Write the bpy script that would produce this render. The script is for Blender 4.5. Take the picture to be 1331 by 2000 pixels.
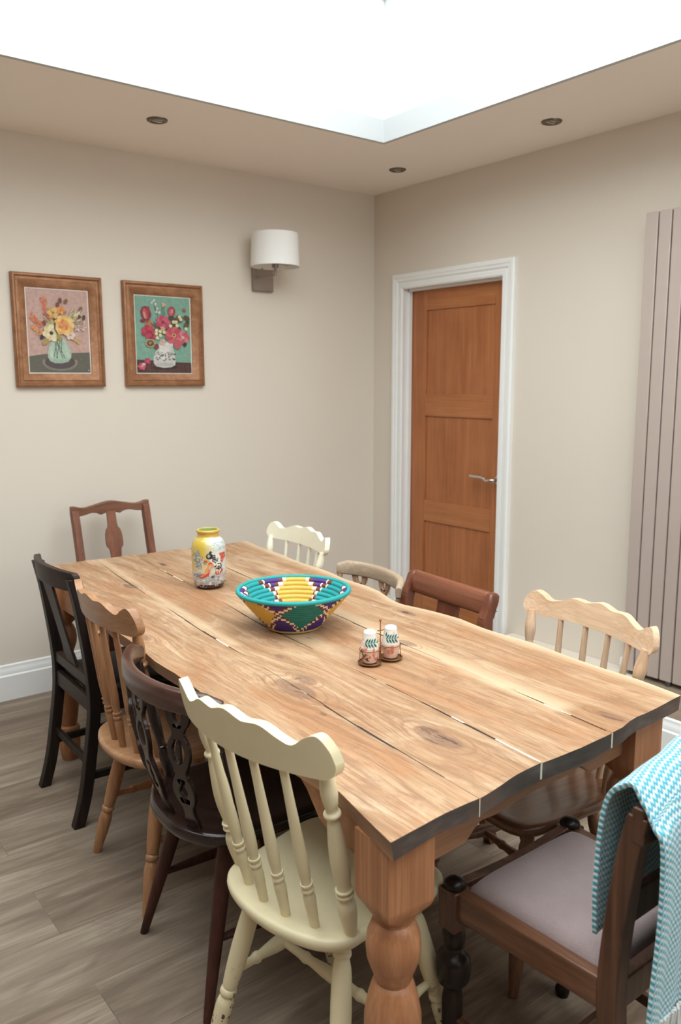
import bpy, bmesh, math, random
from mathutils import Vector, Matrix
from mathutils.geometry import tessellate_polygon
random.seed(4)
PI = math.pi
for o in list(bpy.data.objects): bpy.data.objects.remove(o, do_unlink=True)
S = bpy.context.scene
COL = S.collection

# ------------------------------------------------------------------ camera
F_PX, YAW, PITCH, ROLL = 1605.25, 0.661029, 0.156994, -0.0022376
CAM = Vector((-3.3296, -3.94254, 1.49805))
fw = Vector((math.sin(YAW)*math.cos(PITCH), math.cos(YAW)*math.cos(PITCH), -math.sin(PITCH)))
rt = Vector((math.cos(YAW), -math.sin(YAW), 0)); up = rt.cross(fw)
r2 = math.cos(ROLL)*rt + math.sin(ROLL)*up; u2 = -math.sin(ROLL)*rt + math.cos(ROLL)*up
cd = bpy.data.cameras.new('camera'); cam = bpy.data.objects.new('camera', cd); COL.objects.link(cam)
M = Matrix((r2, u2, -fw)).transposed().to_4x4(); M.translation = CAM; cam.matrix_world = M
cd.sensor_fit = 'VERTICAL'; cd.sensor_height = 36; cd.sensor_width = 24
cd.lens = F_PX/2000*36; cd.clip_start = .05
cd.dof.use_dof = True; cd.dof.focus_distance = 2.15; cd.dof.aperture_fstop = 4.5
S.camera = cam

# ------------------------------------------------------------------ world and exposure
w = bpy.data.worlds.new('overcast_sky'); S.world = w; w.use_nodes = True
bg = w.node_tree.nodes['Background']; bg.inputs[0].default_value = (.965, .98, 1, 1); bg.inputs[1].default_value = 4.6
S.view_settings.view_transform = 'Standard'; S.view_settings.look = 'None'
S.view_settings.gamma = 1; S.view_settings.use_curve_mapping = False
S.view_settings.exposure = 0.36
S.cycles.max_bounces = 10; S.cycles.diffuse_bounces = 6; S.cycles.transparent_max_bounces = 16
S.cycles.sample_clamp_indirect = 6

def portal(name, loc, rot, sx, sy):
    l = bpy.data.lights.new(name, 'AREA'); l.shape = 'RECTANGLE'; l.size = sx; l.size_y = sy; l.cycles.is_portal = True
    o = bpy.data.objects.new(name, l); COL.objects.link(o); o.location = loc; o.rotation_euler = rot
portal('fill_window_portal', (-1.5, -6.36, 1.9), (PI/2, 0, 0), 2.2, 1.1)  # portal of the added fill window in the unseen front wall
portal('skylight_portal', (-2.34, -2.91, 3.20), (0, 0, 0), 3.3, 4.06)

# ------------------------------------------------------------------ node helpers
class NT:
    def __init__(s, name):
        s.m = bpy.data.materials.new(name); s.m.use_nodes = True; s.t = s.m.node_tree; s.n = s.t.nodes; s.l = s.t.links
        s.b = s.n['Principled BSDF']; s.out = s.n['Material Output']
    def a(s, typ, **k):
        n = s.n.new(typ)
        for q, v in k.items(): setattr(n, q, v)
        return n
    def put(s, inp, v):
        if hasattr(v, 'is_output') or isinstance(v, bpy.types.NodeSocket): s.l.new(v, inp)
        elif isinstance(v, (tuple, list)) and len(v) == 3 and inp.type == 'RGBA': inp.default_value = (*v, 1)
        else: inp.default_value = v
    def coord(s, kind='Object'):
        return s.a('ShaderNodeTexCoord').outputs[kind]
    def map(s, v, sc=(1, 1, 1), loc=(0, 0, 0), rot=(0, 0, 0)):
        n = s.a('ShaderNodeMapping'); s.put(n.inputs[0], v); n.inputs[1].default_value = loc; n.inputs[2].default_value = rot; n.inputs[3].default_value = sc
        return n.outputs[0]
    def noise(s, v, scale=5, detail=4, rough=.55, dist=0):
        n = s.a('ShaderNodeTexNoise'); s.put(n.inputs['Vector'], v); s.put(n.inputs['Scale'], scale)
        n.inputs['Detail'].default_value = detail; n.inputs['Roughness'].default_value = rough; n.inputs['Distortion'].default_value = dist
        return n.outputs[0]
    def ramp(s, f, st, interp='LINEAR'):
        n = s.a('ShaderNodeValToRGB'); s.put(n.inputs[0], f); e = n.color_ramp.elements; n.color_ramp.interpolation = interp
        while len(e) < len(st): e.new(.5)
        for k, (p, c) in enumerate(st):
            e[k].position = p; e[k].color = (*c, 1) if isinstance(c, (tuple, list)) else (c, c, c, 1)
        return n.outputs[0]
    def mix(s, f, a, b, mode='MIX'):
        n = s.a('ShaderNodeMix', data_type='RGBA', blend_type=mode); s.put(n.inputs[0], f); s.put(n.inputs[6], a); s.put(n.inputs[7], b)
        return n.outputs[2]
    def math(s, op, a, b=0, c=0, clamp=False):
        n = s.a('ShaderNodeMath', operation=op, use_clamp=clamp); s.put(n.inputs[0], a); s.put(n.inputs[1], b); s.put(n.inputs[2], c)
        return n.outputs[0]
    def sep(s, v):
        n = s.a('ShaderNodeSeparateXYZ'); s.put(n.inputs[0], v); return n.outputs
    def comb(s, x, y, z):
        n = s.a('ShaderNodeCombineXYZ'); s.put(n.inputs[0], x); s.put(n.inputs[1], y); s.put(n.inputs[2], z); return n.outputs[0]
    def bump(s, h, st=.2, d=.002):
        n = s.a('ShaderNodeBump'); n.inputs['Strength'].default_value = st; n.inputs['Distance'].default_value = d
        s.put(n.inputs['Height'], h); s.l.new(n.outputs[0], s.b.inputs['Normal'])
    def fin(s, col=None, rough=.5, metal=0, coat=0, spec=None, sheen=0):
        if col is not None: s.put(s.b.inputs['Base Color'], col)
        s.put(s.b.inputs['Roughness'], rough); s.b.inputs['Metallic'].default_value = metal
        s.b.inputs['Coat Weight'].default_value = coat; s.b.inputs['Coat Roughness'].default_value = .15
        if spec is not None: s.b.inputs['Specular IOR Level'].default_value = spec
        if sheen: s.b.inputs['Sheen Weight'].default_value = sheen
        return s.m

def plain(name, c, rough=.5, metal=0, coat=0, var=.04, sc=12, bump=0, spec=None):
    t = NT(name); v = t.coord()
    n = t.noise(v, sc, 5)
    a = tuple(x*(1-var) for x in c); b = tuple(min(1, x*(1+var)) for x in c)
    if bump: t.bump(t.noise(v, 260, 3), bump, .0006)
    return t.fin(t.ramp(n, [(.35, a), (.65, b)]), rough, metal, coat, spec)

def wood(name, dark, mid, light, axis='Z', rough=.45, coat=0, gs=1.0, contrast=1.0, fine=.35):
    t = NT(name); v = t.coord()
    lo, hi = 1.6*gs, 26*gs
    sc = {'X': (lo, hi, hi), 'Y': (hi, lo, hi), 'Z': (hi, hi, lo)}[axis]
    n1 = t.noise(t.map(v, sc), 1, 5, .55, .9)
    sc2 = tuple(x*7 if x > 5 else x*3 for x in sc)
    n2 = t.noise(t.map(v, sc2), 1, 3, .6)
    n3 = t.noise(v, 4.5, 3)
    c = t.ramp(n1, [(.5-.24/contrast, dark), (.5, mid), (.5+.22/contrast, light)])
    c = t.mix(t.math('MULTIPLY', t.ramp(n2, [(.4, 1.0), (.62, 0.0)]), fine), c, tuple(x*.62 for x in dark))
    c = t.mix(t.ramp(n3, [(.4, 0.0), (.7, .35)]), c, light)
    t.bump(n2, .12, .0006)
    return t.fin(c, rough, 0, coat, .22 if max(mid) < .06 else None)

# ------------------------------------------------------------------ materials
def wall_mat(name, c):
    t = NT(name); v = t.coord()
    n = t.noise(v, 1.3, 3); f = t.noise(v, 420, 2)
    t.bump(f, .12, .0005)
    return t.fin(t.ramp(n, [(.3, tuple(x*.985 for x in c)), (.7, c)]), .85, spec=.25)
M_WALL = wall_mat('cream_wall_paint', (.70, .628, .54))
M_WALL2 = wall_mat('tan_fill_cut_paint', (.26, .20, .15))  # unseen walls, coloured dark to cut the fill light they bounce
M_CEIL = wall_mat('ceiling_paint', (.93, .86, .79))
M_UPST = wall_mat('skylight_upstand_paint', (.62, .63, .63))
M_KERB_SHADE = wall_mat('skylight_kerb_shaded_paint', (.52, .53, .53))  # white paint like the shaft, greyed further to put shade into its colour
M_TRIM = plain('white_gloss_trim', (.82, .82, .80), .35, var=.01)
M_LEDGE_SHADE = wood('brown_ledge_shade', (.20, .145, .10), (.26, .195, .14), (.31, .24, .18), 'Y', .55)  # brown tone painting the shade below the radiator
M_OAKDOOR = wood('oak_door_veneer', (.31, .095, .028), (.40, .133, .042), (.48, .18, .064), 'Z', .42, gs=.7, contrast=.8)
M_OAKDOOR_H = wood('oak_door_rail_veneer', (.33, .105, .032), (.43, .15, .048), (.50, .195, .07), 'Y', .42, gs=.7, contrast=.8)
M_CHROME = plain('brushed_chrome', (.62, .61, .58), .25, 1)
M_NICKEL = plain('satin_nickel', (.33, .28, .24), .38, .8)
M_RAD = plain('taupe_radiator_enamel', (.49, .40, .355), .42, .1, var=.01)
M_RADSIDE = M_RAD
M_SHADE = plain('white_linen_shade', (.86, .85, .82), .8, bump=.2, var=.01)
M_DL = plain('downlight_bronze', (.16, .13, .10), .35, .8)
M_BULB = plain('downlight_lamp_glass', (.30, .27, .23), .15, .2)
M_CREAM = plain('cream_chair_paint', (.74, .645, .42), .38, var=.02, sc=20, bump=.1)
M_CREAM2 = plain('pale_cream_chair_paint', (.80, .76, .60), .38, var=.02, sc=20, bump=.1)
t = NT('chipped_cream_paint'); v = t.coord(); z = t.sep(v)[2]
ch = t.math('MULTIPLY', t.ramp(t.noise(v, 55, 4, .6), [(.59, 0.0), (.61, 1.0)]), t.ramp(z, [(.10, 1.0), (.24, 0.0)]))
M_CREAMLEG = t.fin(t.mix(ch, (.74, .645, .42), (.05, .03, .02)), .4)
M_PINE = wood('waxed_pine', (.27, .11, .045), (.36, .165, .072), (.46, .24, .115), 'Z', .38, coat=.12)
M_PINEX = wood('waxed_pine_crest', (.28, .125, .054), (.38, .185, .085), (.48, .26, .13), 'X', .38, coat=.12)
M_PINEY = wood('waxed_pine_seat', (.34, .16, .072), (.45, .23, .11), (.55, .31, .16), 'Y', .36, coat=.15)
M_BLEACH = wood('stripped_beech', (.50, .31, .18), (.63, .42, .27), (.72, .52, .36), 'Z', .5)
M_BLEACHX = wood('stripped_beech_crest', (.58, .37, .22), (.70, .48, .31), (.78, .58, .41), 'X', .5)
M_BRLEG = wood('brown_beech_leg', (.13, .055, .026), (.21, .095, .048), (.30, .155, .085), 'Z', .42, coat=.1)
M_GREYWD = wood('weathered_beech', (.36, .25, .165), (.47, .345, .235), (.56, .43, .31), 'X', .55)
M_GREYWDZ = wood('weathered_beech_splat', (.30, .16, .09), (.40, .23, .14), (.48, .30, .19), 'Z', .5)
M_SEATBR = wood('brown_polished_seat', (.10, .038, .018), (.17, .070, .034), (.26, .125, .065), 'Y', .28, coat=.3)
M_DARK = wood('near_black_oak', (.008, .005, .004), (.014, .009, .007), (.028, .017, .013), 'Z', .45)
M_DARKX = wood('near_black_oak_rail', (.022, .012, .009), (.036, .020, .015), (.06, .036, .027), 'X', .45)
M_DKGLOSS = wood('dark_glossy_elm', (.010, .005, .004), (.020, .010, .008), (.04, .020, .015), 'Z', .22, coat=.5)
M_DKRAIL = wood('dark_worn_bow_rail', (.035, .014, .010), (.06, .024, .017), (.11, .045, .03), 'X', .3, coat=.3)
M_DKLEG = wood('dark_red_leg', (.03, .011, .008), (.055, .019, .013), (.09, .032, .022), 'Z', .4)
M_MAHOG = wood('mahogany', (.10, .026, .012), (.16, .045, .021), (.23, .075, .038), 'Z', .32, coat=.2)
M_MAHOGX = wood('mahogany_rail', (.12, .032, .014), (.19, .058, .027), (.27, .095, .048), 'X', .3, coat=.25)
M_REDOAK = wood('red_brown_oak', (.12, .038, .018), (.19, .063, .03), (.27, .10, .052), 'Z', .45)
M_REDOAKX = wood('red_brown_oak_crest', (.14, .052, .027), (.21, .085, .046), (.28, .125, .072), 'X', .45)
M_JWOOD = wood('old_brown_oak', (.035, .013, .007), (.085, .032, .016), (.16, .068, .036), 'Z', .38, coat=.15, contrast=1.3)
M_JRAIL = wood('old_brown_oak_rail', (.06, .022, .011), (.13, .052, .026), (.22, .10, .052), 'Y', .36, coat=.15)
M_JDK = wood('blackened_turned_oak', (.006, .003, .003), (.014, .008, .006), (.03, .015, .011), 'Z', .35, coat=.15)
M_BOX = plain('black_seat_vinyl', (.012, .010, .010), .5)
M_TLEG = wood('pine_table_leg', (.27, .100, .040), (.37, .150, .064), (.47, .215, .10), 'Z', .42, gs=.9)
M_TAPR = wood('pine_table_apron', (.27, .115, .052), (.37, .17, .08), (.46, .235, .125), 'X', .5, gs=.8)

# floor: grey-brown oak boards running along x
t = NT('oak_laminate_floor'); v = t.coord()
vb = t.map(v, (1, 1, 1), (2.68+12.2, 2.09+4.8, 0))
def brick(tt, vec, c1, c2, cm, mort):
    b = tt.a('ShaderNodeTexBrick', offset=.42, offset_frequency=2, squash_frequency=1, squash=1)
    tt.put(b.inputs['Vector'], vec); tt.put(b.inputs['Color1'], c1); tt.put(b.inputs['Color2'], c2); tt.put(b.inputs['Mortar'], cm)
    b.inputs['Scale'].default_value = 1; b.inputs['Mortar Size'].default_value = mort; b.inputs['Mortar Smooth'].default_value = .1
    b.inputs['Bias'].default_value = 0; b.inputs['Brick Width'].default_value = 1.22; b.inputs['Row Height'].default_value = .24
    return b
b1 = brick(t, vb, (0, 0, 0), (1, 1, 1), (.5, .5, .5), .0012)
tone = b1.outputs[0]
off = t.comb(t.math('MULTIPLY', t.sep(t.mix(0, tone, tone))[0], 37), t.math('MULTIPLY', t.sep(t.mix(0, tone, tone))[0], 11), 0)
vo = t.a('ShaderNodeVectorMath', operation='ADD'); t.put(vo.inputs[0], v); t.put(vo.inputs[1], off); vo = vo.outputs[0]
g1 = t.noise(t.map(vo, (1.1, 9, 1)), 1, 5, .6, 1.2)
g2 = t.noise(t.map(vo, (5, 110, 1)), 1, 4, .6)
g3 = t.noise(t.map(vo, (1.6, 6.5, 1)), 1, 3, .5, 2.2)
c = t.ramp(g1, [(.34, (.125, .085, .056)), (.5, (.225, .165, .115)), (.66, (.34, .27, .20))])
c = t.mix(t.ramp(g2, [(.40, .38), (.6, 0.0)]), c, (.12, .088, .064))
c = t.mix(t.ramp(g3, [(.56, 0.0), (.70, .70)]), c, (.12, .08, .055))
kn = t.noise(t.map(vo, (3.2, 9, 1), (1.7, 0, 0)), 1, 2, .5, .3)
c = t.mix(t.ramp(kn, [(.70, 0.0), (.78, .7)]), c, (.09, .058, .04))
c = t.mix(t.math('MULTIPLY', tone, .22), c, (.40, .35, .29))
c = t.mix(t.math('MULTIPLY', b1.outputs[1], .45), c, (.07, .05, .04))
t.bump(t.math('ADD', g2, t.math('MULTIPLY', b1.outputs[1], -3)), .15, .0007)
M_FLOOR = t.fin(c, t.ramp(g2, [(.3, .45), (.7, .6)]), spec=.28)

# table boards: object space is world space shifted to the table empty (x across, y along)
TB = Vector((-2.0, -1.85, 0))
def gapx(k, y):
    pts = [[(-.60, -2.062), (-1.02, -2.111), (-1.39, -2.153), (-1.87, -2.199), (-2.16, -2.22), (-2.67, -2.265), (-3.03, -2.292)],
           [(-.60, -1.89), (-1.16, -1.945), (-1.48, -1.975), (-1.88, -2.02), (-2.3, -2.042), (-2.65, -2.06), (-3.03, -2.092)],
           [(-.60, -1.67), (-1.10, -1.705), (-1.30, -1.72), (-2.28, -1.806), (-2.51, -1.822), (-2.69, -1.835), (-3.03, -1.86)]][k]
    for (a, b), (c_, d) in zip(pts, pts[1:]):
        if y >= c_ or (c_, d) == pts[-1]:
            f = (y-a)/(c_-a); return b+(d-b)*f
def table_mat():
    t = NT('old_oak_table_boards'); v = t.coord(); ge = t.a('ShaderNodeVertexColor', layer_name='board').outputs[0]
    bo = t.sep(ge)
    px, py, pz = t.sep(v)
    # knots bend the grain around them
    knots = [(-.167, -.93, .070, .16), (-.245, -.515, .075, .19), (-.19, -.478, .05, .11), (-.137, .696, .05, .12), (.212, -.42, .035, .09), (.213, -1.085, .035, .10), (-.14, -.29, .025, .05), (.12, .95, .03, .08), (.42, -.2, .03, .08), (-.36, .1, .04, .1)]
    kx = None; kd = None
    for (a, b, rx, ry) in knots:
        dx = t.math('DIVIDE', t.math('SUBTRACT', px, a), rx); dy = t.math('DIVIDE', t.math('SUBTRACT', py, b), ry)
        d2 = t.math('ADD', t.math('MULTIPLY', dx, dx), t.math('MULTIPLY', dy, dy))
        g = t.math('POWER', 2.718, t.math('MULTIPLY', d2, -1.1))
        push = t.math('MULTIPLY', t.math('MULTIPLY', g, dx), rx*.9)
        kx = push if kx is None else t.math('ADD', kx, push)
        kd = g if kd is None else t.math('MAXIMUM', kd, g)
    bx = t.math('MULTIPLY', bo[0], 9.0)
    wob = t.noise(t.comb(t.math('MULTIPLY', px, 3), t.math('MULTIPLY', py, 1.4), bx), 1, 3)
    gx = t.math('ADD', t.math('SUBTRACT', px, kx), t.math('MULTIPLY', wob, .10))
    gv = t.comb(gx, py, bx)
    n1 = t.noise(t.map(gv, (26, 1.5, 1)), 1, 6, .66, .6)
    n2 = t.noise(t.map(gv, (190, 9, 1)), 1, 4, .7)
    n6 = t.noise(t.map(gv, (70, 2.2, 1)), 1, 5, .7, .4)
    n3 = t.noise(t.map(v, (6, 2.2, 1), (.3, .2, 0)), 1, 5, .68, .8)
    n4 = t.noise(t.map(v, (17, 8, 1)), 1, 5, .7, .5)
    c = t.ramp(n1, [(.28, (.245, .125, .060)), (.42, (.36, .205, .106)), (.55, (.445, .272, .152)), (.74, (.565, .385, .24))])
    c = t.mix(t.ramp(n3, [(.50, 0.0), (.62, .6)]), c, (.38, .165, .068))
    c = t.mix(t.ramp(n3, [(.34, .55), (.45, 0.0)]), c, (.60, .44, .29))
    c = t.mix(t.ramp(n6, [(.36, .60), (.50, 0.0)]), c, (.24, .115, .055))
    c = t.mix(t.ramp(n2, [(.36, .60), (.50, 0.0)]), c, (.20, .095, .048))
    c = t.mix(t.ramp(n4, [(.54, 0.0), (.66, .50)]), c, (.24, .125, .070))
    s3 = t.math('MULTIPLY', bo[1], t.ramp(n1, [(.2, .95), (.75, .45)]))
    c = t.mix(s3, c, (.76, .58, .38))
    # knots: concentric rings and a dark heart
    dist = t.math('SQRT', t.math('MULTIPLY', t.math('LOGARITHM', t.math('MAXIMUM', kd, .001), 2.718), -1))
    rg = t.math('SINE', t.math('ADD', t.math('MULTIPLY', dist, 26), t.math('MULTIPLY', n4, 7)))
    c = t.mix(t.math('MULTIPLY', t.ramp(rg, [(.35, 0.0), (.9, .45)]), t.ramp(kd, [(.35, 0.0), (.6, 1.0)])), c, (.25, .12, .06))
    kk = t.ramp(t.math('ADD', kd, t.math('MULTIPLY', t.math('SUBTRACT', n4, .5), .30)), [(.80, 0.0), (.90, .62)])
    c = t.mix(kk, c, (.19, .105, .070))
    crk = t.math('MULTIPLY', t.ramp(kd, [(.80, 0.0), (.9, 1.0)]), t.ramp(n2, [(.40, 1.0), (.44, 0.0)]))
    c = t.mix(t.math('MULTIPLY', crk, .7), c, (.06, .03, .02))
    # worn dark dents
    n5 = t.noise(t.map(v, (16, 5, 1), (3.1, 1.7, 0)), 1, 3)
    c = t.mix(t.ramp(n5, [(.70, 0.0), (.73, .6)]), c, (.12, .06, .035))
    t.bump(t.math('ADD', n2, t.math('MULTIPLY', n1, 1.5)), .25, .0012)
    return t.fin(c, t.ramp(n4, [(.3, .42), (.7, .58)]), spec=.4)
M_TABLE = table_mat()
t = NT('dark_end_grain'); v = t.coord(); n = t.noise(t.map(v, (9, 9, 30)), 1, 5, .6); n2 = t.noise(v, 9, 4)
c = t.ramp(n, [(.3, (.035, .022, .017)), (.55, (.075, .054, .045)), (.75, (.14, .11, .098))])
c = t.mix(t.ramp(n2, [(.5, 0.0), (.7, .5)]), c, (.15, .075, .045)); t.bump(n, .4, .003)
M_ENDG = t.fin(c, .55)
t = NT('table_edge_wood'); v = t.coord(); n = t.noise(t.map(v, (20, 2, 30)), 1, 5, .6)
M_EDGE = t.fin(t.ramp(n, [(.3, (.16, .075, .038)), (.55, (.30, .16, .085)), (.8, (.46, .28, .16))]), .5)
M_FILL = plain('pale_joint_filler', (.72, .66, .50), .7)
M_GAP = plain('dark_joint_dirt', (.03, .018, .012), .8)

def vcol(name, rough=.5, coat=0, bump=0, layer='Col', metal=0):
    t = NT(name); a = t.a('ShaderNodeVertexColor', layer_name=layer).outputs[0]; v = t.coord()
    if bump: t.bump(t.noise(v, 300, 3), bump, .001)
    c = t.mix(.12, a, t.mix(t.noise(v, 60, 3), (.0, .0, .0), (1, 1, 1)), 'SOFT_LIGHT')
    return t.fin(c, rough, metal, coat)
t = NT('printed_canvas'); a_ = t.a('ShaderNodeVertexColor', layer_name='Col').outputs[0]; v = t.coord(); n_ = t.noise(v, 70, 4, .7)
c = t.mix(t.ramp(n_, [(.35, .25), (.6, 0.0)]), a_, (.12, .09, .07)); c = t.mix(1, c, (.92, .90, .88), 'MULTIPLY')
M_PRINT = t.fin(c, .6)
M_GLAZE = vcol('glazed_ceramic', .22, .5)
M_WEAVE = vcol('woven_raffia', .62, 0, .5)
t = NT('aged_gilt_frame'); v = t.coord(); n = t.noise(v, 26, 4, .6); n2 = t.noise(v, 170, 4, .65)
c = t.ramp(n, [(.3, (.25, .105, .045)), (.55, (.34, .155, .072)), (.75, (.43, .22, .11))])
c = t.mix(t.ramp(n2, [(.58, 0.0), (.72, .55)]), c, (.52, .33, .19)); c = t.mix(t.ramp(n2, [(.28, .5), (.40, 0.0)]), c, (.10, .04, .02)); t.bump(t.math('ADD', n, n2), .7, .003)
M_GILT = t.fin(c, .38, .35)
M_MAT = plain('cream_mount', (.80, .76, .68), .7)
M_COPPER = plain('antique_copper_wire', (.34, .17, .09), .3, .9)
# cushion
t = NT('mauve_wool_cushion'); v = t.coord(); n = t.noise(v, 380, 3); n2 = t.noise(v, 12, 3)
c = t.mix(n, (.25, .185, .18), (.37, .285, .275)); c = t.mix(t.ramp(n2, [(.4, 0.0), (.7, .3)]), c, (.42, .34, .33)); t.bump(n, .5, .0012)
M_CUSH = t.fin(c, .9, spec=.15, sheen=.2)
# blanket: fine zigzag weave in UV space (u across in m, v along in m)
t = NT('turquoise_zigzag_wool'); uv = t.coord('UV'); ux, uy, _ = t.sep(uv)
zig = t.math('PINGPONG', t.math('MULTIPLY', ux, 1/.0085), .5)
ph = t.math('ADD', t.math('MULTIPLY', uy, 1/.0125), t.math('MULTIPLY', zig, 1.1))
sn = t.math('SINE', t.math('MULTIPLY', ph, 2*PI))
f = t.math('ADD', t.math('MULTIPLY', sn, .55), .60, clamp=True)
nz = t.noise(uv, 900, 2)
c = t.mix(f, (.78, .79, .75), (.015, .34, .47))
c = t.mix(t.math('MULTIPLY', nz, .25), c, (.30, .55, .60))
t.bump(t.math('ADD', sn, nz), .6, .002)
M_BLANK = t.fin(c, .95, spec=.1, sheen=.35)
M_FRINGE = plain('pale_grey_wool_fringe', (.60, .62, .60), .95, bump=.4)
M_VALVE = plain('white_valve_plastic', (.75, .75, .73), .4)
M_VALVED = plain('dark_valve_metal', (.12, .11, .10), .35, .7)
t = NT('clear_roof_glass'); gl = t.a('ShaderNodeBsdfGlossy'); gl.inputs['Roughness'].default_value = .02
tr = t.a('ShaderNodeBsdfTransparent'); tr.inputs[0].default_value = (.94, .97, .97, 1)
mx = t.a('ShaderNodeMixShader'); mx.inputs[0].default_value = .04
t.l.new(tr.outputs[0], mx.inputs[1]); t.l.new(gl.outputs[0], mx.inputs[2]); t.l.new(mx.outputs[0], t.out.inputs[0])
M_GLASS = t.m

# ------------------------------------------------------------------ object helpers
def smooth(me, ang=35):
    for p in me.polygons: p.use_smooth = True
    me.set_sharp_from_angle(angle=math.radians(ang))
def obj(name, bm, mats, parent=None, bevel=0, segs=2, ang=35, loc=None, recalc=True):
    if recalc: bmesh.ops.recalc_face_normals(bm, faces=bm.faces)
    me = bpy.data.meshes.new(name); bm.to_mesh(me); bm.free()
    if not isinstance(mats, (list, tuple)): mats = [mats]
    for m in mats: me.materials.append(m)
    o = bpy.data.objects.new(name, me); COL.objects.link(o)
    if parent: o.parent = parent
    if loc: o.location = loc
    smooth(me, ang)
    if bevel:
        b = o.modifiers.new('edge', 'BEVEL'); b.width = bevel; b.segments = segs; b.limit_method = 'ANGLE'; b.angle_limit = math.radians(38); b.harden_normals = False
    return o
def thing(name, label, cat, loc=(0, 0, 0), rz=0, group=None):
    o = bpy.data.objects.new(name, None); COL.objects.link(o); o.location = loc; o.rotation_euler = (0, 0, rz)
    o.empty_display_size = .1; o['label'] = label; o['category'] = cat
    if group: o['group'] = group
    return o
def struct(o, label=None):
    o['kind'] = 'structure'
    if label: o['label'] = label
    return o
def box(bm, x0, x1, y0, y1, z0, z1, mi=0):
    vs = [bm.verts.new(p) for p in ((x0, y0, z0), (x1, y0, z0), (x1, y1, z0), (x0, y1, z0), (x0, y0, z1), (x1, y0, z1), (x1, y1, z1), (x0, y1, z1))]
    fs = []
    for f in ((0, 3, 2, 1), (4, 5, 6, 7), (0, 1, 5, 4), (1, 2, 6, 5), (2, 3, 7, 6), (3, 0, 4, 7)):
        fa = bm.faces.new([vs[i] for i in f]); fa.material_index = mi; fs.append(fa)
    return fs
def B(): return bmesh.new()
def boxo(name, b, m, parent=None, bevel=.003, **k):
    bm = B(); box(bm, *b); return obj(name, bm, m, parent, bevel, **k)
def rings(bm, rr, closed_u=True, cap=True, mi=0):
    rows = [[bm.verts.new(p) for p in r] for r in rr]
    n = len(rows[0])
    for a, b in zip(rows, rows[1:]):
        for i in range(n if closed_u else n-1):
            j = (i+1) % n
            f = bm.faces.new((a[i], a[j], b[j], b[i])); f.material_index = mi
    if cap:
        f = bm.faces.new(rows[0][::-1]); f.material_index = mi
        f = bm.faces.new(rows[-1]); f.material_index = mi
    return rows
def catmull(pts, n=6, closed=False):
    out = []; P = [Vector(p) for p in pts]; m = len(P)
    rng = range(m) if closed else range(m-1)
    for i in rng:
        if closed: p0, p1, p2, p3 = P[i-1], P[i], P[(i+1) % m], P[(i+2) % m]
        else: p0, p1, p2, p3 = P[max(i-1, 0)], P[i], P[i+1], P[min(i+2, m-1)]
        for k in range(n):
            s = k/n
            out.append(.5*((2*p1)+(-p0+p2)*s+(2*p0-5*p1+4*p2-p3)*s*s+(-p0+3*p1-3*p2+p3)*s**3))
    if not closed: out.append(P[-1])
    return out
def frame(d):
    d = d.normalized(); a = Vector((0, 0, 1)) if abs(d.z) < .95 else Vector((0, 1, 0))
    x = d.cross(a).normalized(); y = d.cross(x).normalized(); return x, y
def rod(bm, p0, p1, prof, seg=16, sub=3, mi=0):
    p0, p1 = Vector(p0), Vector(p1); d = p1-p0; x, y = frame(d)
    pr = catmull([(a, b, 0) for a, b in prof], sub) if sub > 1 else [Vector((a, b, 0)) for a, b in prof]
    rr = []
    for q in pr:
        c = p0+d*q.x; r = max(q.y, .0005)
        rr.append([c+x*(r*math.cos(2*PI*i/seg))+y*(r*math.sin(2*PI*i/seg)) for i in range(seg)])
    rings(bm, rr, mi=mi)
def tube(bm, pts, r, seg=10, n=6, closed=False, mi=0):
    P = catmull(pts, n, closed) if n > 1 else [Vector(p) for p in pts]
    rr = []; m = len(P); X = None
    for i, p in enumerate(P):
        d = (P[(i+1) % m]-P[i-1]) if closed else (P[min(i+1, m-1)]-P[max(i-1, 0)])
        d.normalize()
        if X is None: X, _ = frame(d)
        X = (X-d*X.dot(d)).normalized(); Y = d.cross(X)
        rad = r(i/(m-1)) if callable(r) else r
        rr.append([p+X*(rad*math.cos(2*PI*k/seg))+Y*(rad*math.sin(2*PI*k/seg)) for k in range(seg)])
    if closed: rr.append(rr[0])
    if closed:
        rows = [[bm.verts.new(q) for q in r_] for r_ in rr[:-1]]; rows.append(rows[0])
        for a, b in zip(rows, rows[1:]):
            for k in range(seg): bm.faces.new((a[k], a[(k+1) % seg], b[(k+1) % seg], b[k])).material_index = mi
    else: rings(bm, rr, mi=mi)
def sweep(bm, path, w, h, mi=0):
    """square-section bar; path = [(x,y,z)], w along x, h along y"""
    rr = []
    for i, p in enumerate(path):
        ww = w(i/(len(path)-1)) if callable(w) else w; hh = h(i/(len(path)-1)) if callable(h) else h
        rr.append([Vector(p)+Vector(q) for q in ((-ww/2, -hh/2, 0), (ww/2, -hh/2, 0), (ww/2, hh/2, 0), (-ww/2, hh/2, 0))])
    rings(bm, rr, mi=mi)
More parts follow.
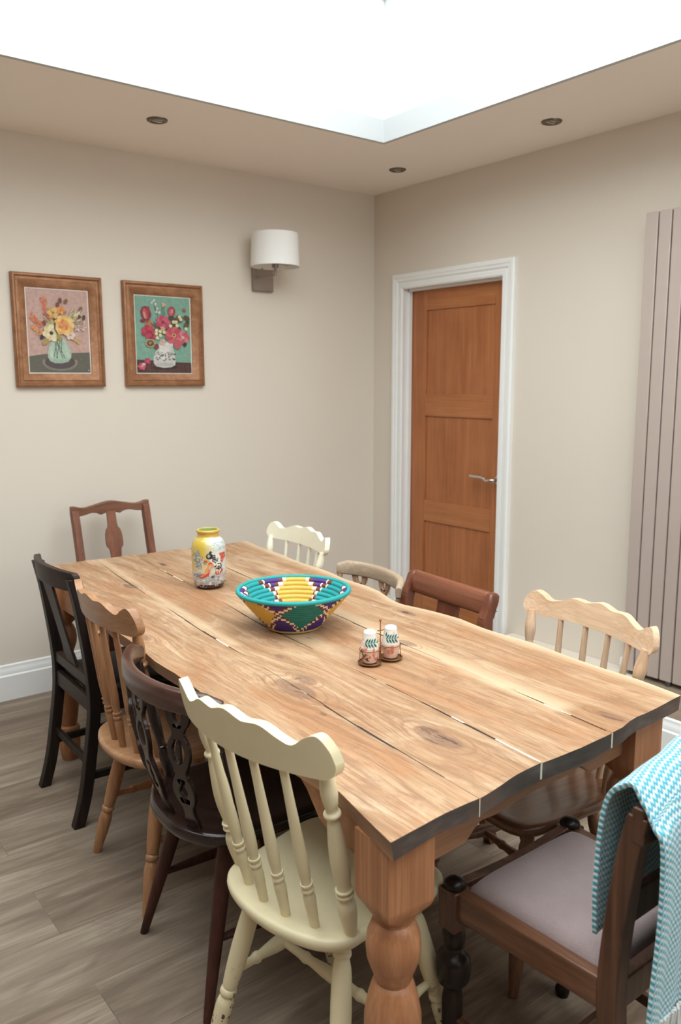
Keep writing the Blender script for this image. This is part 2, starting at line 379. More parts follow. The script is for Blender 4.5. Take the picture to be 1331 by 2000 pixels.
def columns(bm, us, lo, hi, pos, thick, nv=6, mi=0):
    """curved board: pos(u,v,s) -> point, s=-1..1 through thickness"""
    def g(s): return [[bm.verts.new(pos(u, lo(u)+(hi(u)-lo(u))*k/nv, s*thick/2)) for k in range(nv+1)] for u in us]
    A, C = g(-1), g(1); n = len(us)
    for i in range(n-1):
        for k in range(nv):
            bm.faces.new((A[i][k], A[i+1][k], A[i+1][k+1], A[i][k+1])); bm.faces.new((C[i][k], C[i][k+1], C[i+1][k+1], C[i+1][k]))
        bm.faces.new((A[i][0], C[i][0], C[i+1][0], A[i+1][0])); bm.faces.new((A[i][nv], A[i+1][nv], C[i+1][nv], C[i][nv]))
    for k in range(nv):
        bm.faces.new((A[0][k], A[0][k+1], C[0][k+1], C[0][k])); bm.faces.new((A[-1][k], C[-1][k], C[-1][k+1], A[-1][k+1]))
    for f in bm.faces: f.material_index = mi
def plate(bm, outer, holes, thick, pos, mi=0):
    """flat outline with holes -> solid; pos(a,b,s) maps to 3D"""
    loops = [[Vector((p[0], p[1], 0)) for p in L] for L in [outer]+list(holes)]
    tris = tessellate_polygon(loops); flat = [p for L in loops for p in L]
    A = [bm.verts.new(pos(p.x, p.y, -thick/2)) for p in flat]; C = [bm.verts.new(pos(p.x, p.y, thick/2)) for p in flat]
    for a, b, c_ in tris:
        try:
            bm.faces.new((A[a], A[b], A[c_])).material_index = mi; bm.faces.new((C[a], C[c_], C[b])).material_index = mi
        except ValueError: pass
    k = 0
    for L in loops:
        n = len(L)
        for i in range(n):
            j = (i+1) % n; bm.faces.new((A[k+i], A[k+j], C[k+j], C[k+i])).material_index = mi
        k += n
def lathe(bm, prof, cx=0, cy=0, seg=48, sub=1, col=None, lay=None, mi=0, cap=True):
    pr = catmull([(a, b, 0) for a, b in prof], sub) if sub > 1 else [Vector((a, b, 0)) for a, b in prof]
    rr = [[Vector((cx+q.x*math.cos(2*PI*i/seg), cy+q.x*math.sin(2*PI*i/seg), q.y)) for i in range(seg)] for q in pr]
    rows = rings(bm, rr, cap=cap, mi=mi)
    if col:
        bm.faces.ensure_lookup_table()
    return rows

# ------------------------------------------------------------------ the room
H = 2.6; XW, YS = -5.2, -6.2
struct(obj('floor', (lambda bm: (box(bm, XW-.15, .15, YS-.15, .15, -.1, 0), bm)[1])(B()), M_FLOOR))
bm = B(); box(bm, XW-.15, .15, 0, .15, 0, H+.2); struct(obj('wall_back', bm, M_WALL))
DY0, DY1, DZ = -1.03, -.275, 2.03
bm = B(); box(bm, 0, .15, YS-.15, DY0-.02, 0, H+.2); box(bm, 0, .15, DY1+.02, 0, 0, H+.2); box(bm, 0, .15, DY0-.02, DY1+.02, DZ+.02, H+.2)
struct(obj('wall_right', bm, M_WALL))
bm = B(); box(bm, XW-.15, XW, YS-.15, 0, 0, H+.2); struct(obj('wall_left', bm, M_WALL2))
GX0, GX1, GZ0, GZ1 = -2.6, -.4, 1.35, 2.45  # opening for an added, unseen window that lifts the ceiling brightness
bm = B(); box(bm, XW, GX0, YS-.15, YS, 0, H+.2); box(bm, GX1, 0, YS-.15, YS, 0, H+.2); box(bm, GX0, GX1, YS-.15, YS, GZ1, H+.2); box(bm, GX0, GX1, YS-.15, YS, 0, GZ0); struct(obj('wall_front', bm, M_WALL2))
g = bpy.data.objects.new('fill_window', None); COL.objects.link(g); g.location = ((GX0+GX1)/2, YS-.08, GZ0); struct(g, 'wide high window, unseen, added for fill light')
bm = B()
for y in (-1.07, 0, 1.07): box(bm, y-.03, y+.03, -.03, .03, 0, 1.1)
box(bm, -1.1, 1.1, -.03, .03, 0, .05); box(bm, -1.1, 1.1, -.03, .03, 1.05, 1.1); obj('window_frame', bm, M_TRIM, g)
for y in (-1.04, .03): boxo('pane', (y, y+1.01, -.004, .004, .05, 1.05), M_GLASS, g, 0)
SX0, SX1, SY0, SY1 = -4.0, -.679, -4.95, -.869
SH = 3.22   # top of the skylight shaft
bm = B(); k_ = .02
box(bm, XW, SX0-k_, YS, 0, H, H+.2); box(bm, SX1+k_, 0, YS, 0, H, H+.2); box(bm, SX0-k_, SX1+k_, SY1+k_, 0, H, H+.2); box(bm, SX0-k_, SX1+k_, YS, SY0-k_, H, H+.2)
struct(obj('ceiling', bm, M_CEIL))
UZ = 2.70
# skylight kerb lining, then the shaft wall set back a little above it
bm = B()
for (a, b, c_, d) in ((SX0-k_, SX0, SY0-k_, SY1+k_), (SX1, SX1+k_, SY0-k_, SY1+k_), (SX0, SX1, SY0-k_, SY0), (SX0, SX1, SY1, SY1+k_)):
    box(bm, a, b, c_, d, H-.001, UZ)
struct(obj('trim_1', bm, M_KERB_SHADE))
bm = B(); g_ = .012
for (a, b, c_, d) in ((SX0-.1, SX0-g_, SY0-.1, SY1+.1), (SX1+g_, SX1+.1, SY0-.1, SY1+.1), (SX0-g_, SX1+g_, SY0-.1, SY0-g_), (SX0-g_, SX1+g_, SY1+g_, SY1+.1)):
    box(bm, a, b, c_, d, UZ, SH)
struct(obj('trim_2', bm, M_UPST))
win = bpy.data.objects.new('window_1', None); COL.objects.link(win); win.location = ((SX0+SX1)/2, (SY0+SY1)/2, SH); struct(win, 'flat glass rooflight')
hx, hy = (SX1-SX0)/2, (SY1-SY0)/2
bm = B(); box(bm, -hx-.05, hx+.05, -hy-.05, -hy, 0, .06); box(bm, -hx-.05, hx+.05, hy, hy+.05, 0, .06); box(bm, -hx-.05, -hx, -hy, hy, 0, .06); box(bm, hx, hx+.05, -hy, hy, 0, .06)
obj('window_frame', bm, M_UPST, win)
boxo('pane', (-hx, hx, -hy, hy, .03, .036), M_GLASS, win, 0)
# skirting boards with stepped top
def skirt(name, p0, p1, nrm, h=.172):
    prof = [(0, 0), (.020, 0), (.020, .118), (.014, .124), (.014, .140), (.010, .148), (.007, .156), (.007, .166), (0, h)]
    bm = B(); rr = []
    for p in (p0, p1): rr.append([Vector((p[0]+nrm[0]*d, p[1]+nrm[1]*d, z)) for d, z in prof])
    rings(bm, rr); struct(obj(name, bm, M_TRIM))
LX, LY = -.385, -1.16   # low boxed ledge along the right wall, faced with the same skirting
skirt('baseboard_back', (XW, 0), (0, 0), (0, -1)); skirt('baseboard_right', (LX, LY), (LX, YS), (-1, 0))
bm = B(); box(bm, LX, -.0005, YS+.001, LY, 0, .171); struct(obj('trim_3', bm, M_WALL, bevel=.003))
bm = B(); box(bm, LX+.004, -.0005, YS+.001, -1.955, .1712, .1745); struct(obj('trim_4_shade', bm, M_LEDGE_SHADE))  # thin brown sheet stands in for radiator shade on the painted ledge
skirt('baseboard_corner', (0, 0), (0, DY1+.09), (-1, 0)); skirt('baseboard_left', (XW, YS), (XW, 0), (1, 0))

# ------------------------------------------------------------------ door
door = bpy.data.objects.new('door_1', None); COL.objects.link(door); door.location = (0, (DY0+DY1)/2, 0); struct(door, 'oak door with three recessed panels')
oy = door.location.y; xf = .058
bm = B()
# architrave: moulded profile mitred round three sides
prof = [(0, 0), (.012, 0), (.018, .008), (.018, .030), (.013, .036), (.022, .046), (.022, .058), (.026, .064), (.026, .078), (.020, .086), (0, .086)]  # (proud, outwards)
path = [((DY1-oy), 0), ((DY1-oy), DZ), ((DY0-oy), DZ), ((DY0-oy), 0)]; outw = [(1, 0), (1, 1), (-1, 1), (-1, 0)]
rr = [[Vector((-d, p[0]+o_[0]*w_, p[1]+o_[1]*w_)) for d, w_ in prof] for p, o_ in zip(path, outw)]
rings(bm, rr); obj('architrave', bm, M_TRIM, door, ang=25)
bm = B()
box(bm, -.003, .14, DY1-oy, DY1-oy+.02, 0, DZ+.02); box(bm, -.003, .14, DY0-oy-.02, DY0-oy, 0, DZ+.02); box(bm, -.003, .14, DY0-oy, DY1-oy, DZ, DZ+.02)
box(bm, .028, .055, DY1-oy-.012, DY1-oy, 0, DZ); box(bm, .028, .055, DY0-oy, DY0-oy+.012, 0, DZ); box(bm, .028, .055, DY0-oy, DY1-oy, DZ-.012, DZ)
obj('door_frame', bm, M_TRIM, door, .002)
leaf = bpy.data.objects.new('door_leaf', None)
y0, y1 = DY0-oy+.003, DY1-oy-.003; py0, py1 = -.925-oy, -.402-oy; top = DZ-.004
zs = [(.22, .675), (.80, 1.298), (1.428, 1.905)]
bm = B(); box(bm, xf, xf+.04, y0, py0, .006, top); box(bm, xf, xf+.04, py1, y1, .006, top)
st = obj('door_leaf', bm, M_OAKDOOR, door, .002)
edges = [.006]+[v for z in zs for v in z]+[top]
bm = B()
for a, b in zip(edges[::2], edges[1::2]): box(bm, xf, xf+.04, py0, py1, a, b)
obj('rail', bm, M_OAKDOOR_H, st, .002)
bm = B()
for a, b in zs: box(bm, xf+.009, xf+.03, py0, py1, a, b)
obj('panel', bm, M_OAKDOOR, st, 0)
hz_, hyy = .972, -.985-oy
bm = B(); rod(bm, (xf, hyy, hz_), (xf-.010, hyy, hz_), [(0, .026), (.8, .026), (1, .023)], 28, 1)
rod(bm, (xf-.008, hyy, hz_), (xf-.05, hyy, hz_), [(0, .010), (1, .010)], 14, 1)
tube(bm, [(xf-.045, hyy, hz_), (xf-.055, hyy+.02, hz_), (xf-.052, hyy+.05, hz_-.003), (xf-.050, hyy+.075, hz_+.010), (xf-.050, hyy+.13, hz_+.012), (xf-.050, hyy+.168, hz_+.013)], .0085, 12, 6)
obj('door_handle', bm, M_CHROME, st)

# ------------------------------------------------------------------ radiator
rad = thing('radiator', 'tall taupe vertical flat-panel radiator on the wall right of the door', 'radiator', (0, -1.88, 0))
n = 8; p = .0615
for i in range(n):
    y = -i*p
    bm = B(); box(bm, -.088, -.068, y-p+.005, y-.001, .195, 2.198); obj('panel', bm, M_RAD, rad, .003)
for zz in (.245, 2.13):
    boxo('header_pipe', (-.066, -.036, -n*p+.004, -.004, zz-.02, zz+.02), M_RAD, rad, .008)
for y in (-.06, -n*p+.06):
    for zz in (.5, 1.9): boxo('wall_bracket', (-.045, -.001, y-.02, y+.02, zz-.03, zz+.03), M_RAD, rad, .002)
val = B(); rod(val, (-.052, -.028, .196), (-.052, -.028, .1755), [(0, .011), (.45, .011), (.5, .015), (.8, .015), (.85, .012), (1, .012)], 16, 1); rod(val, (-.052, -.028, .2), (-.052, .006, .2), [(0, .008), (1, .008)], 12, 1)
obj('valve_tail', val, M_VALVED, rad)
val = B(); rod(val, (-.052, .018, .1725), (-.052, .018, .236), [(0, .015), (.3, .015), (.34, .0125), (.42, .0125), (.46, .017), (.9, .0155), (1, .012)], 20, 1); obj('valve', val, M_VALVE, rad)
val = B(); rod(val, (-.078, -.225, .196), (-.078, -.225, .176), [(0, .012), (1, .012)], 12, 1); obj('bleed_plug', val, M_VALVED, rad)

# ------------------------------------------------------------------ downlights
for (x, y, lab) in ((-1.664, -.537, 'round bronze downlight in the ceiling above the two pictures'), (-.298, -.54, 'round bronze downlight in the ceiling corner between the walls'), (-.313, -1.546, 'round bronze downlight in the ceiling on the radiator side')):
    t_ = thing('downlight', lab, 'ceiling light', (x, y, H), 0, 'recessed ceiling downlights')
    bm = B(); lathe(bm, [(.026, .004), (.026, -.004), (.036, -.008), (.043, -.005), (.045, 0), (.045, .002)], seg=32, cap=False); obj('bezel', bm, M_DL, t_, recalc=True)
    bm = B(); lathe(bm, [(.0262, -.002), (.022, -.0045), (.012, -.006), (.001, -.0065)], seg=24, cap=False); obj('lamp', bm, M_BULB, t_)
    if 1:
        bm = B(); tube(bm, [(-.022, 0, -.006), (0, 0, -.009), (.022, 0, -.006)], .002, 6, 4); obj('spring_clip', bm, M_CHROME, t_)

# ------------------------------------------------------------------ wall lamp
wl = thing('wall_lamp', 'wall lamp with white drum shade and nickel back plate beside the pictures', 'lamp', (-.81, -.0006, 2.05))
boxo('back_plate', (-.066, .064, -.022, 0, -.062, .10), M_NICKEL, wl, .004)
bm = B(); tube(bm, [(-.055, -.022, .012), (-.03, -.07, .012), (-.008, -.145, .012)], .006, 10, 4); box(bm, -.066, -.045, -.034, -.02, .003, .021)
rod(bm, (-.008, -.15, .008), (-.008, -.15, .075), [(0, .007), (1, .007)], 14, 1); obj('arm', bm, M_NICKEL, wl)
bm = B(); rod(bm, (-.008, -.15, .05), (-.008, -.15, .075), [(0, .017), (1, .019)], 20, 1)
for k in range(3):
    a = 2*PI*k/3+.4; tube(bm, [(-.008, -.15, .075), (-.008+.127*math.cos(a), -.15+.127*math.sin(a), .075)], .0018, 6, 1)
obj('lamp_holder', bm, M_NICKEL, wl)
bm = B(); lathe(bm, [(.1285, .055), (.1315, .055), (.1235, .225), (.1205, .225), (.1285, .055)], -.008, -.15, 48, cap=False); obj('lamp_shade', bm, M_SHADE, wl)

# ------------------------------------------------------------------ painter (coloured pattern polygons)
class Paint:
    """collects coloured faces; mapf(u, v, k) gives the surface point lifted by layer k"""
    def __init__(s, mapf, fine=None): s.fine = fine; s.bm = B(); s.lay = s.bm.loops.layers.float_color.new('Col'); s.f = mapf; s.k = 0
    def face(s, vs, c):
        f = s.bm.faces.new(vs)
        for l in f.loops: l[s.lay] = (*c, 1)
        return f
    def poly(s, pts, c):
        s.k += 1
        if s.fine:      # follow a curved surface: split until every edge is short
            st = [[pts[a], pts[b], pts[d]] for a, b, d in tessellate_polygon([[Vector((p[0], p[1], 0)) for p in pts]])]
            sx_, mx_ = s.fine
            while st:
                t_ = st.pop(); L = [math.hypot((t_[i][0]-t_[(i+1) % 3][0])*sx_, t_[i][1]-t_[(i+1) % 3][1]) for i in range(3)]; i = L.index(max(L))
                if L[i] > mx_:
                    a, b, d = t_[i], t_[(i+1) % 3], t_[(i+2) % 3]; m_ = ((a[0]+b[0])/2, (a[1]+b[1])/2); st += [[a, m_, d], [m_, b, d]]
                else:
                    s.face([s.bm.verts.new(s.f(p[0], p[1], s.k)) for p in t_], c)
            return
        if len(pts) > 4:
            tr = tessellate_polygon([[Vector((p[0], p[1], 0)) for p in pts]]); V = [s.bm.verts.new(s.f(p[0], p[1], s.k)) for p in pts]
            for a, b, d in tr:
                try: s.face((V[a], V[b], V[d]), c)
                except ValueError: pass
        else: s.face([s.bm.verts.new(s.f(p[0], p[1], s.k)) for p in pts], c)
    def ell(s, x, y, rx, ry, c, rot=0, n=14, wob=0):
        cr, sr = math.cos(rot), math.sin(rot); pts = []
        for i in range(n):
            a = 2*PI*i/n; k = 1+wob*math.sin(i*2.7+x*.1); px_, py_ = rx*k*math.cos(a), ry*k*math.sin(a); pts.append((x+px_*cr-py_*sr, y+px_*sr+py_*cr))
        s.poly(pts, c)
    def leaf(s, x, y, L, W_, rot, c):
        cr, sr = math.cos(rot), math.sin(rot)
        s.poly([(x+a*L*cr-b*W_*sr, y+a*L*sr+b*W_*cr) for a, b in ((0, 0), (.25, .42), (.55, .5), (.85, .25), (1, 0), (.85, -.25), (.55, -.5), (.25, -.42))], c)
    def line(s, pts, w_, c):
        for (a, b), (c_, d) in zip(pts, pts[1:]):
            dx, dy = c_-a, d-b; L = math.hypot(dx, dy) or 1; nx, ny = -dy/L*w_/2, dx/L*w_/2
            s.poly([(a+nx, b+ny), (c_+nx, d+ny), (c_-nx, d-ny), (a-nx, b-ny)], c)
    def flower(s, x, y, r, n, c, c2, cc, rot=0):
        for i in range(n):
            a = rot+2*PI*i/n; s.ell(x+.55*r*math.cos(a), y+.55*r*math.sin(a), r*.52, r*.40, c if i % 2 else c2, a, 10)
        s.ell(x, y, r*.24, r*.24, cc, 0, 10)

def picture(label, x0, x1, z0, z1, paintf, cw, chh):
    """frame on the back wall; picture window painted in crop pixels cw x chh"""
    fr = thing('framed_picture', label, 'picture', ((x0+x1)/2, -.0006, (z0+z1)/2), 0, 'pair of gilt framed flower pictures')
    W_, H_ = (x1-x0)/2, (z1-z0)/2; fwid = .062
    prof = [(0, 0), (.024, 0), (.030, .006), (.030, .012), (.022, .018), (.022, .026), (.027, .031), (.024, .040), (.016, .052), (.012, .060), (.008, fwid), (.004, fwid), (.002, .01)]
    bm = B(); rr = []
    for sx, sz in ((-1, -1), (1, -1), (1, 1), (-1, 1), (-1, -1)):
        rr.append([Vector((sx*(W_-w_), -d, sz*(H_-w_))) for d, w_ in prof])
    rows = [[bm.verts.new(p_) for p_ in r] for r in rr[:4]]; rows.append(rows[0])
    for a, b in zip(rows, rows[1:]):
        for i in range(len(prof)): bm.faces.new((a[i], a[(i+1) % len(prof)], b[(i+1) % len(prof)], b[i]))
    obj('frame', bm, M_GILT, fr, ang=50)
    iw, ih = W_-fwid+.002, H_-fwid+.002
    boxo('mount', (-iw, iw, -.0045, -.001, -ih, ih), M_MAT, fr, 0)
    iw -= .0065; ih -= .0065
    f = lambda u, v, k: Vector((-iw+2*iw*u/cw, -.0046-.00002*k, ih-2*ih*v/chh))
    P_ = Paint(f); paintf(P_, cw, chh); obj('print', P_.bm, M_PRINT, fr, recalc=False)
    return fr
def flip(pbm): pass

def paint_a(P, W_, H_):   # orange bouquet in a pale glass jar; crop pixels 870 x 1185
    R = random.Random(2)
    P.poly([(0, 0), (W_, 0), (W_, H_), (0, H_)], (.55, .36, .31))
    for i in range(40): P.ell(R.uniform(20, W_-20), R.uniform(20, 850), R.uniform(20, 60), R.uniform(6, 14), (.57+R.uniform(-.02, .02), .37+R.uniform(-.02, .02), .325), R.uniform(-.3, .3), 8)
    P.poly([(0, 955), (220, 920), (480, 905), (W_, 885), (W_, H_), (0, H_)], (.115, .11, .085))
    for i in range(50):
        x = R.uniform(15, W_-120); y = R.uniform(970, H_-20); P.line([(x, y), (x+R.uniform(30, 90), y+R.uniform(-14, 8))], 5, tuple(q*R.uniform(.8, 1.7) for q in (.12, .115, .09)))
    P.ell(430, 1035, 215, 95, (.085, .06, .065), 0, 28)
    for i in range(30):
        a = PI*i/29*1.15-.25; P.ell(430+235*math.cos(a), 1035+112*math.sin(a), 17, 14, (.34, .30, .25), 0, 8); P.ell(430+235*math.cos(a), 1035+112*math.sin(a), 9, 8, (.10, .09, .08), 0, 8)
    # jar
    P.poly([(330, 700), (320, 740), (285, 800), (262, 880), (258, 960), (290, 1020), (350, 1048), (450, 1050), (540, 1030), (590, 970), (598, 900), (570, 810), (530, 750), (520, 700)], (.40, .54, .43))
    P.poly([(345, 760), (300, 830), (285, 940), (330, 990), (340, 860)], (.50, .63, .52)); P.poly([(500, 760), (560, 840), (575, 950), (540, 990), (510, 880)], (.48, .62, .50))
    P.ell(430, 1015, 130, 26, (.33, .50, .38), 0, 16)
    for a, b in (((370, 720), (395, 980)), ((400, 720), (345, 960)), ((450, 700), (380, 980)), ((400, 760), (470, 985)), ((470, 690), (450, 900)), ((430, 800), (500, 985)), ((395, 700), (425, 840))):
        P.line([a, b], 9, (.05, .08, .04))
    G, O, Y, RD = (.22, .20, .07), (.62, .22, .05), (.70, .52, .26), (.42, .08, .04)
    for i in range(34):   # greenery and cream sprigs
        a = R.uniform(-PI*.98, -.02); r = R.uniform(120, 330); P.leaf(420, 560, r*1.0, R.uniform(16, 34), a, R.choice([G, (.52, .42, .20), (.62, .50, .27), (.36, .30, .12)]))
    for (x, y, dx, dy, n, c) in ((235, 120, 10, 190, 22, (.62, .17, .06)), (60, 370, 120, 150, 34, (.60, .17, .07)), (70, 540, 130, 120, 26, (.66, .28, .07)), (260, 330, 60, 90, 16, (.52, .12, .06)), (560, 620, 170, 130, 22, (.64, .40, .16))):
        for i in range(n):
            f_ = i/n; P.ell(x+dx*f_+R.uniform(-36, 36), y+dy*f_+R.uniform(-30, 30), R.uniform(12, 21), R.uniform(9, 15), tuple(q*R.uniform(.8, 1.35) for q in c), R.uniform(0, 3), 8)
    for (x, y, c) in ((470, 150, (.16, .05, .03)), (430, 215, (.18, .05, .035)), (550, 160, (.20, .09, .04)), (760, 260, (.16, .13, .05)), (800, 380, (.08, .05, .03)), (735, 380, (.14, .03, .02)), (230, 480, (.20, .05, .04)), (380, 390, (.06, .07, .03)), (190, 680, (.03, .03, .02)), (215, 640, (.04, .04, .02))):
        P.ell(x, y, 26, 40, c, R.uniform(-.5, .5), 12)
    for i in range(26):
        P.leaf(R.uniform(580, 700), R.uniform(330, 480), R.uniform(60, 150), 15, R.uniform(-1.5, -.3), R.choice([(.55, .50, .26), (.34, .28, .12), (.72, .62, .48)]))
    for i in range(36): P.ell(R.uniform(640, 820), R.uniform(420, 580), 11, 9, R.choice([(.78, .70, .62), (.70, .60, .50), (.34, .28, .12)]), 0, 8)
    P.flower(360, 330, 85, 6, (.72, .46, .16), (.64, .34, .10), (.28, .18, .04)); P.flower(470, 290, 62, 5, (.74, .34, .10), (.68, .25, .06), (.5, .15, .04))
    P.flower(320, 620, 120, 7, (.80, .70, .46), (.70, .58, .32), (.03, .03, .02), .3); P.ell(235, 745, 30, 60, (.42, .30, .09), .8); P.flower(590, 640, 70, 6, (.72, .55, .52), (.78, .64, .56), (.5, .35, .12))
    P.flower(510, 500, 140, 9, (.78, .44, .12), (.82, .56, .22), (.65, .15, .04)); P.flower(500, 500, 80, 7, (.72, .20, .05), (.78, .32, .08), (.55, .50, .35)); P.ell(505, 500, 14, 14, (.25, .28, .16))
    P.leaf(400, 620, 120, 60, 1.2, (.34, .30, .06)); P.line([(380, 470), (370, 560), (410, 640)], 20, (.05, .07, .03))
    P.ell(835, 1150, 10, 12, (.45, .43, .38))
def paint_b(P, W_, H_):   # pink bouquet in a white patterned jug; crop pixels 880 x 1300
    R = random.Random(5)
    P.poly([(0, 0), (W_, 0), (W_, H_), (0, H_)], (.20, .40, .31))
    for i in range(70): P.ell(R.uniform(30, W_-30), R.uniform(20, 1050), R.uniform(25, 60), R.uniform(10, 22), (.20+R.uniform(-.03, .05), .40+R.uniform(-.03, .04), .32+R.uniform(-.03, .03)), R.uniform(-.8, .3), 8)
    P.poly([(0, 1075), (300, 1085), (600, 1110), (W_, 1120), (W_, H_), (0, H_)], (.075, .025, .025))
    for i in range(46):
        x = R.uniform(10, W_-20); P.line([(x, R.uniform(1120, 1180)), (x+R.uniform(-6, 6), R.uniform(1200, H_-8))], 8, tuple(q*R.uniform(.8, 2.4) for q in (.08, .035, .03)))
    P.ell(440, 1205, 200, 38, (.03, .012, .012), 0, 18)
    P.poly([(355, 770), (350, 870), (300, 930), (262, 1030), (262, 1130), (300, 1185), (420, 1212), (540, 1200), (610, 1160), (618, 1070), (600, 950), (570, 860), (590, 770)], (.64, .63, .60))
    P.poly([(380, 770), (375, 880), (330, 960), (320, 1050), (480, 1050), (520, 900), (500, 770)], (.74, .73, .70)); P.ell(440, 1155, 150, 32, (.50, .50, .48), 0, 18)
    for i in range(30):
        x = 285+i*10.8; y = 1010+40*math.sin(i*1.3)+((i % 3)-1)*35; P.leaf(x, y, 42, 20, R.uniform(-1.2, 2.2), (.05, .055, .05) if i % 3 else (.30, .30, .28))
    P.line([(280, 1000), (340, 950), (420, 990), (500, 940), (600, 990)], 6, (.10, .10, .09))
    DG = (.045, .055, .03)
    for i in range(40):
        a = R.uniform(-PI*1.02, .05); r = R.uniform(150, 370); P.leaf(430, 640, r*.95, R.uniform(26, 60), a, R.choice([DG, (.09, .10, .04), (.11, .06, .03), (.12, .035, .03)]))
    for i in range(10): P.ell(560+R.uniform(-10, 300), R.uniform(330, 560), 45, 60, R.choice([(.12, .09, .04), (.10, .06, .03), DG]), R.uniform(-1, 1), 10)
    P.line([(300, 130), (330, 250), (350, 330)], 8, (.08, .06, .04))
    for (x, y) in ((265, 105), (320, 130), (345, 205), (330, 260), (375, 270), (300, 70)): P.ell(x, y, 17, 26, (.62, .62, .55), .4, 10)
    for i in range(9): P.ell(440+R.uniform(-30, 30), 130+R.uniform(-26, 26), 16, 13, (.70, .40, .28), 0, 8)
    for i in range(8): P.leaf(440, 330-i*20, 38, 14, -.6 if i % 2 else -2.5, (.06, .11, .06))
    P.ell(165, 290, 82, 120, (.24, .02, .035), -.15, 20, .05); P.ell(155, 300, 38, 96, (.50, .09, .11), -.2, 14); P.ell(140, 320, 20, 66, (.66, .26, .24), -.2, 10); P.ell(200, 250, 26, 80, (.36, .03, .05), .1, 12)
    P.ell(572, 240, 62, 86, (.36, .04, .06), .1, 18); P.ell(565, 250, 40, 60, (.54, .12, .13), .1, 12); P.ell(580, 235, 14, 40, (.66, .30, .26), .3, 10)
    P.flower(205, 470, 62, 6, (.48, .16, .08), (.36, .06, .04), (.4, .3, .12)); P.ell(110, 420, 40, 30, (.20, .02, .03))
    P.flower(190, 600, 110, 7, (.40, .025, .06), (.52, .05, .10), (.3, .02, .05)); P.flower(260, 650, 80, 6, (.48, .05, .10), (.34, .02, .06), (.2, .02, .04))
    P.flower(430, 430, 115, 7, (.46, .05, .12), (.58, .10, .16), (.22, .02, .05))
    P.flower(600, 650, 145, 9, (.60, .12, .14), (.50, .06, .10), (.66, .42, .22)); P.ell(598, 648, 18, 18, (.10, .05, .03))
    P.flower(745, 680, 110, 7, (.66, .22, .24), (.54, .09, .13), (.70, .48, .42)); P.ell(655, 800, 62, 86, (.54, .10, .13), .1, 16, .06)
    P.ell(215, 795, 78, 72, (.52, .34, .19), 0, 18); P.ell(215, 795, 58, 54, (.10, .05, .025), 0, 16); P.ell(215, 790, 28, 26, (.30, .22, .08))
    for (x, y) in ((322, 575), (380, 590), (318, 630), (380, 655), (330, 700), (548, 490), (600, 420), (655, 480), (720, 370), (700, 330), (440, 600), (640, 420), (800, 530)): P.ell(x, y, 28, 31, (.68, .66, .38), 0, 10); P.ell(x-5, y-6, 14, 15, (.76, .75, .52), 0, 8)
    P.flower(425, 540, 38, 5, (.70, .45, .32), (.66, .36, .26), (.5, .3, .1)); P.flower(410, 770, 50, 6, (.70, .50, .40), (.66, .42, .34), (.6, .2, .1)); P.ell(310, 850, 40, 48, (.20, .06, .04))
    P.ell(775, 800, 28, 40, (.02, .025, .02), .3); P.ell(830, 410, 30, 20, (.03, .04, .03)); P.flower(780, 210, 32, 5, (.22, .07, .05), (.30, .10, .06), (.5, .2, .1))
    P.flower(70, 1190, 62, 6, (.62, .12, .18), (.50, .06, .12), (.70, .40, .40)); P.flower(160, 1100, 52, 6, (.52, .05, .13), (.40, .03, .09), (.6, .2, .25)); P.ell(100, 1155, 30, 26, (.70, .45, .42))
picture('left picture, orange flower bouquet in pale green glass jar on pink ground', -2.158, -1.736, 1.478, 1.993, paint_a, 870, 1185)
picture('right picture, pink flower bouquet in white patterned jug on teal ground', -1.628, -1.191, 1.479, 1.992, paint_b, 880, 1300)

# ------------------------------------------------------------------ dining table
tab = thing('dining_table', 'long farmhouse dining table with thick four-board oak top and turned pine legs', 'table', TB)
def Lp(x, y, z=0): return Vector((x-TB.x, y-TB.y, z))
leftp = [(-.615, -2.246), (-1.0, -2.30), (-1.60, -2.392), (-1.96, -2.424), (-2.09, -2.423), (-2.38, -2.455), (-2.66, -2.464), (-2.82, -2.472), (-2.90, -2.486), (-3.02, -2.506)]
rightp = [(-.675, -1.354), (-1.08, -1.397), (-1.42, -1.433), (-1.55, -1.448), (-1.66, -1.452), (-1.78, -1.472), (-1.88, -1.505), (-1.95, -1.521), (-2.03, -1.508), (-2.20, -1.497), (-2.33, -1.511), (-2.52, -1.514), (-2.69, -1.521), (-2.85, -1.533), (-2.97, -1.547)]
def interp(pts, y):
    for (a, b), (c_, d) in zip(pts, pts[1:]):
        if y >= c_: return b+(d-b)*(y-a)/(c_-a)
    return pts[-1][1]
frontp = [(-2.506, -3.02), (-2.384, -3.006), (-2.29, -3.010), (-2.177, -2.992), (-2.09, -2.988), (-1.968, -2.997), (-1.857, -2.991), (-1.80, -2.990), (-1.765, -2.976), (-1.70, -2.976), (-1.62, -2.974), (-1.547, -2.969)]
def fy(x):
    for (a, b), (c_, d) in zip(frontp, frontp[1:]):
        if x <= c_: return b+(d-b)*(x-a)/(c_-a)
    return frontp[-1][1]
def by(x): return -.611+(x+2.244)*(-.064/.89)
lims = [lambda y: interp(leftp, y), lambda y: gapx(0, y), lambda y: gapx(1, y), lambda y: gapx(2, y), lambda y: interp(rightp, y)]
bm = B(); cl = bm.loops.layers.float_color.new('board')
ZT, ZB = .76, .724
R = random.Random(8)
NV = 60
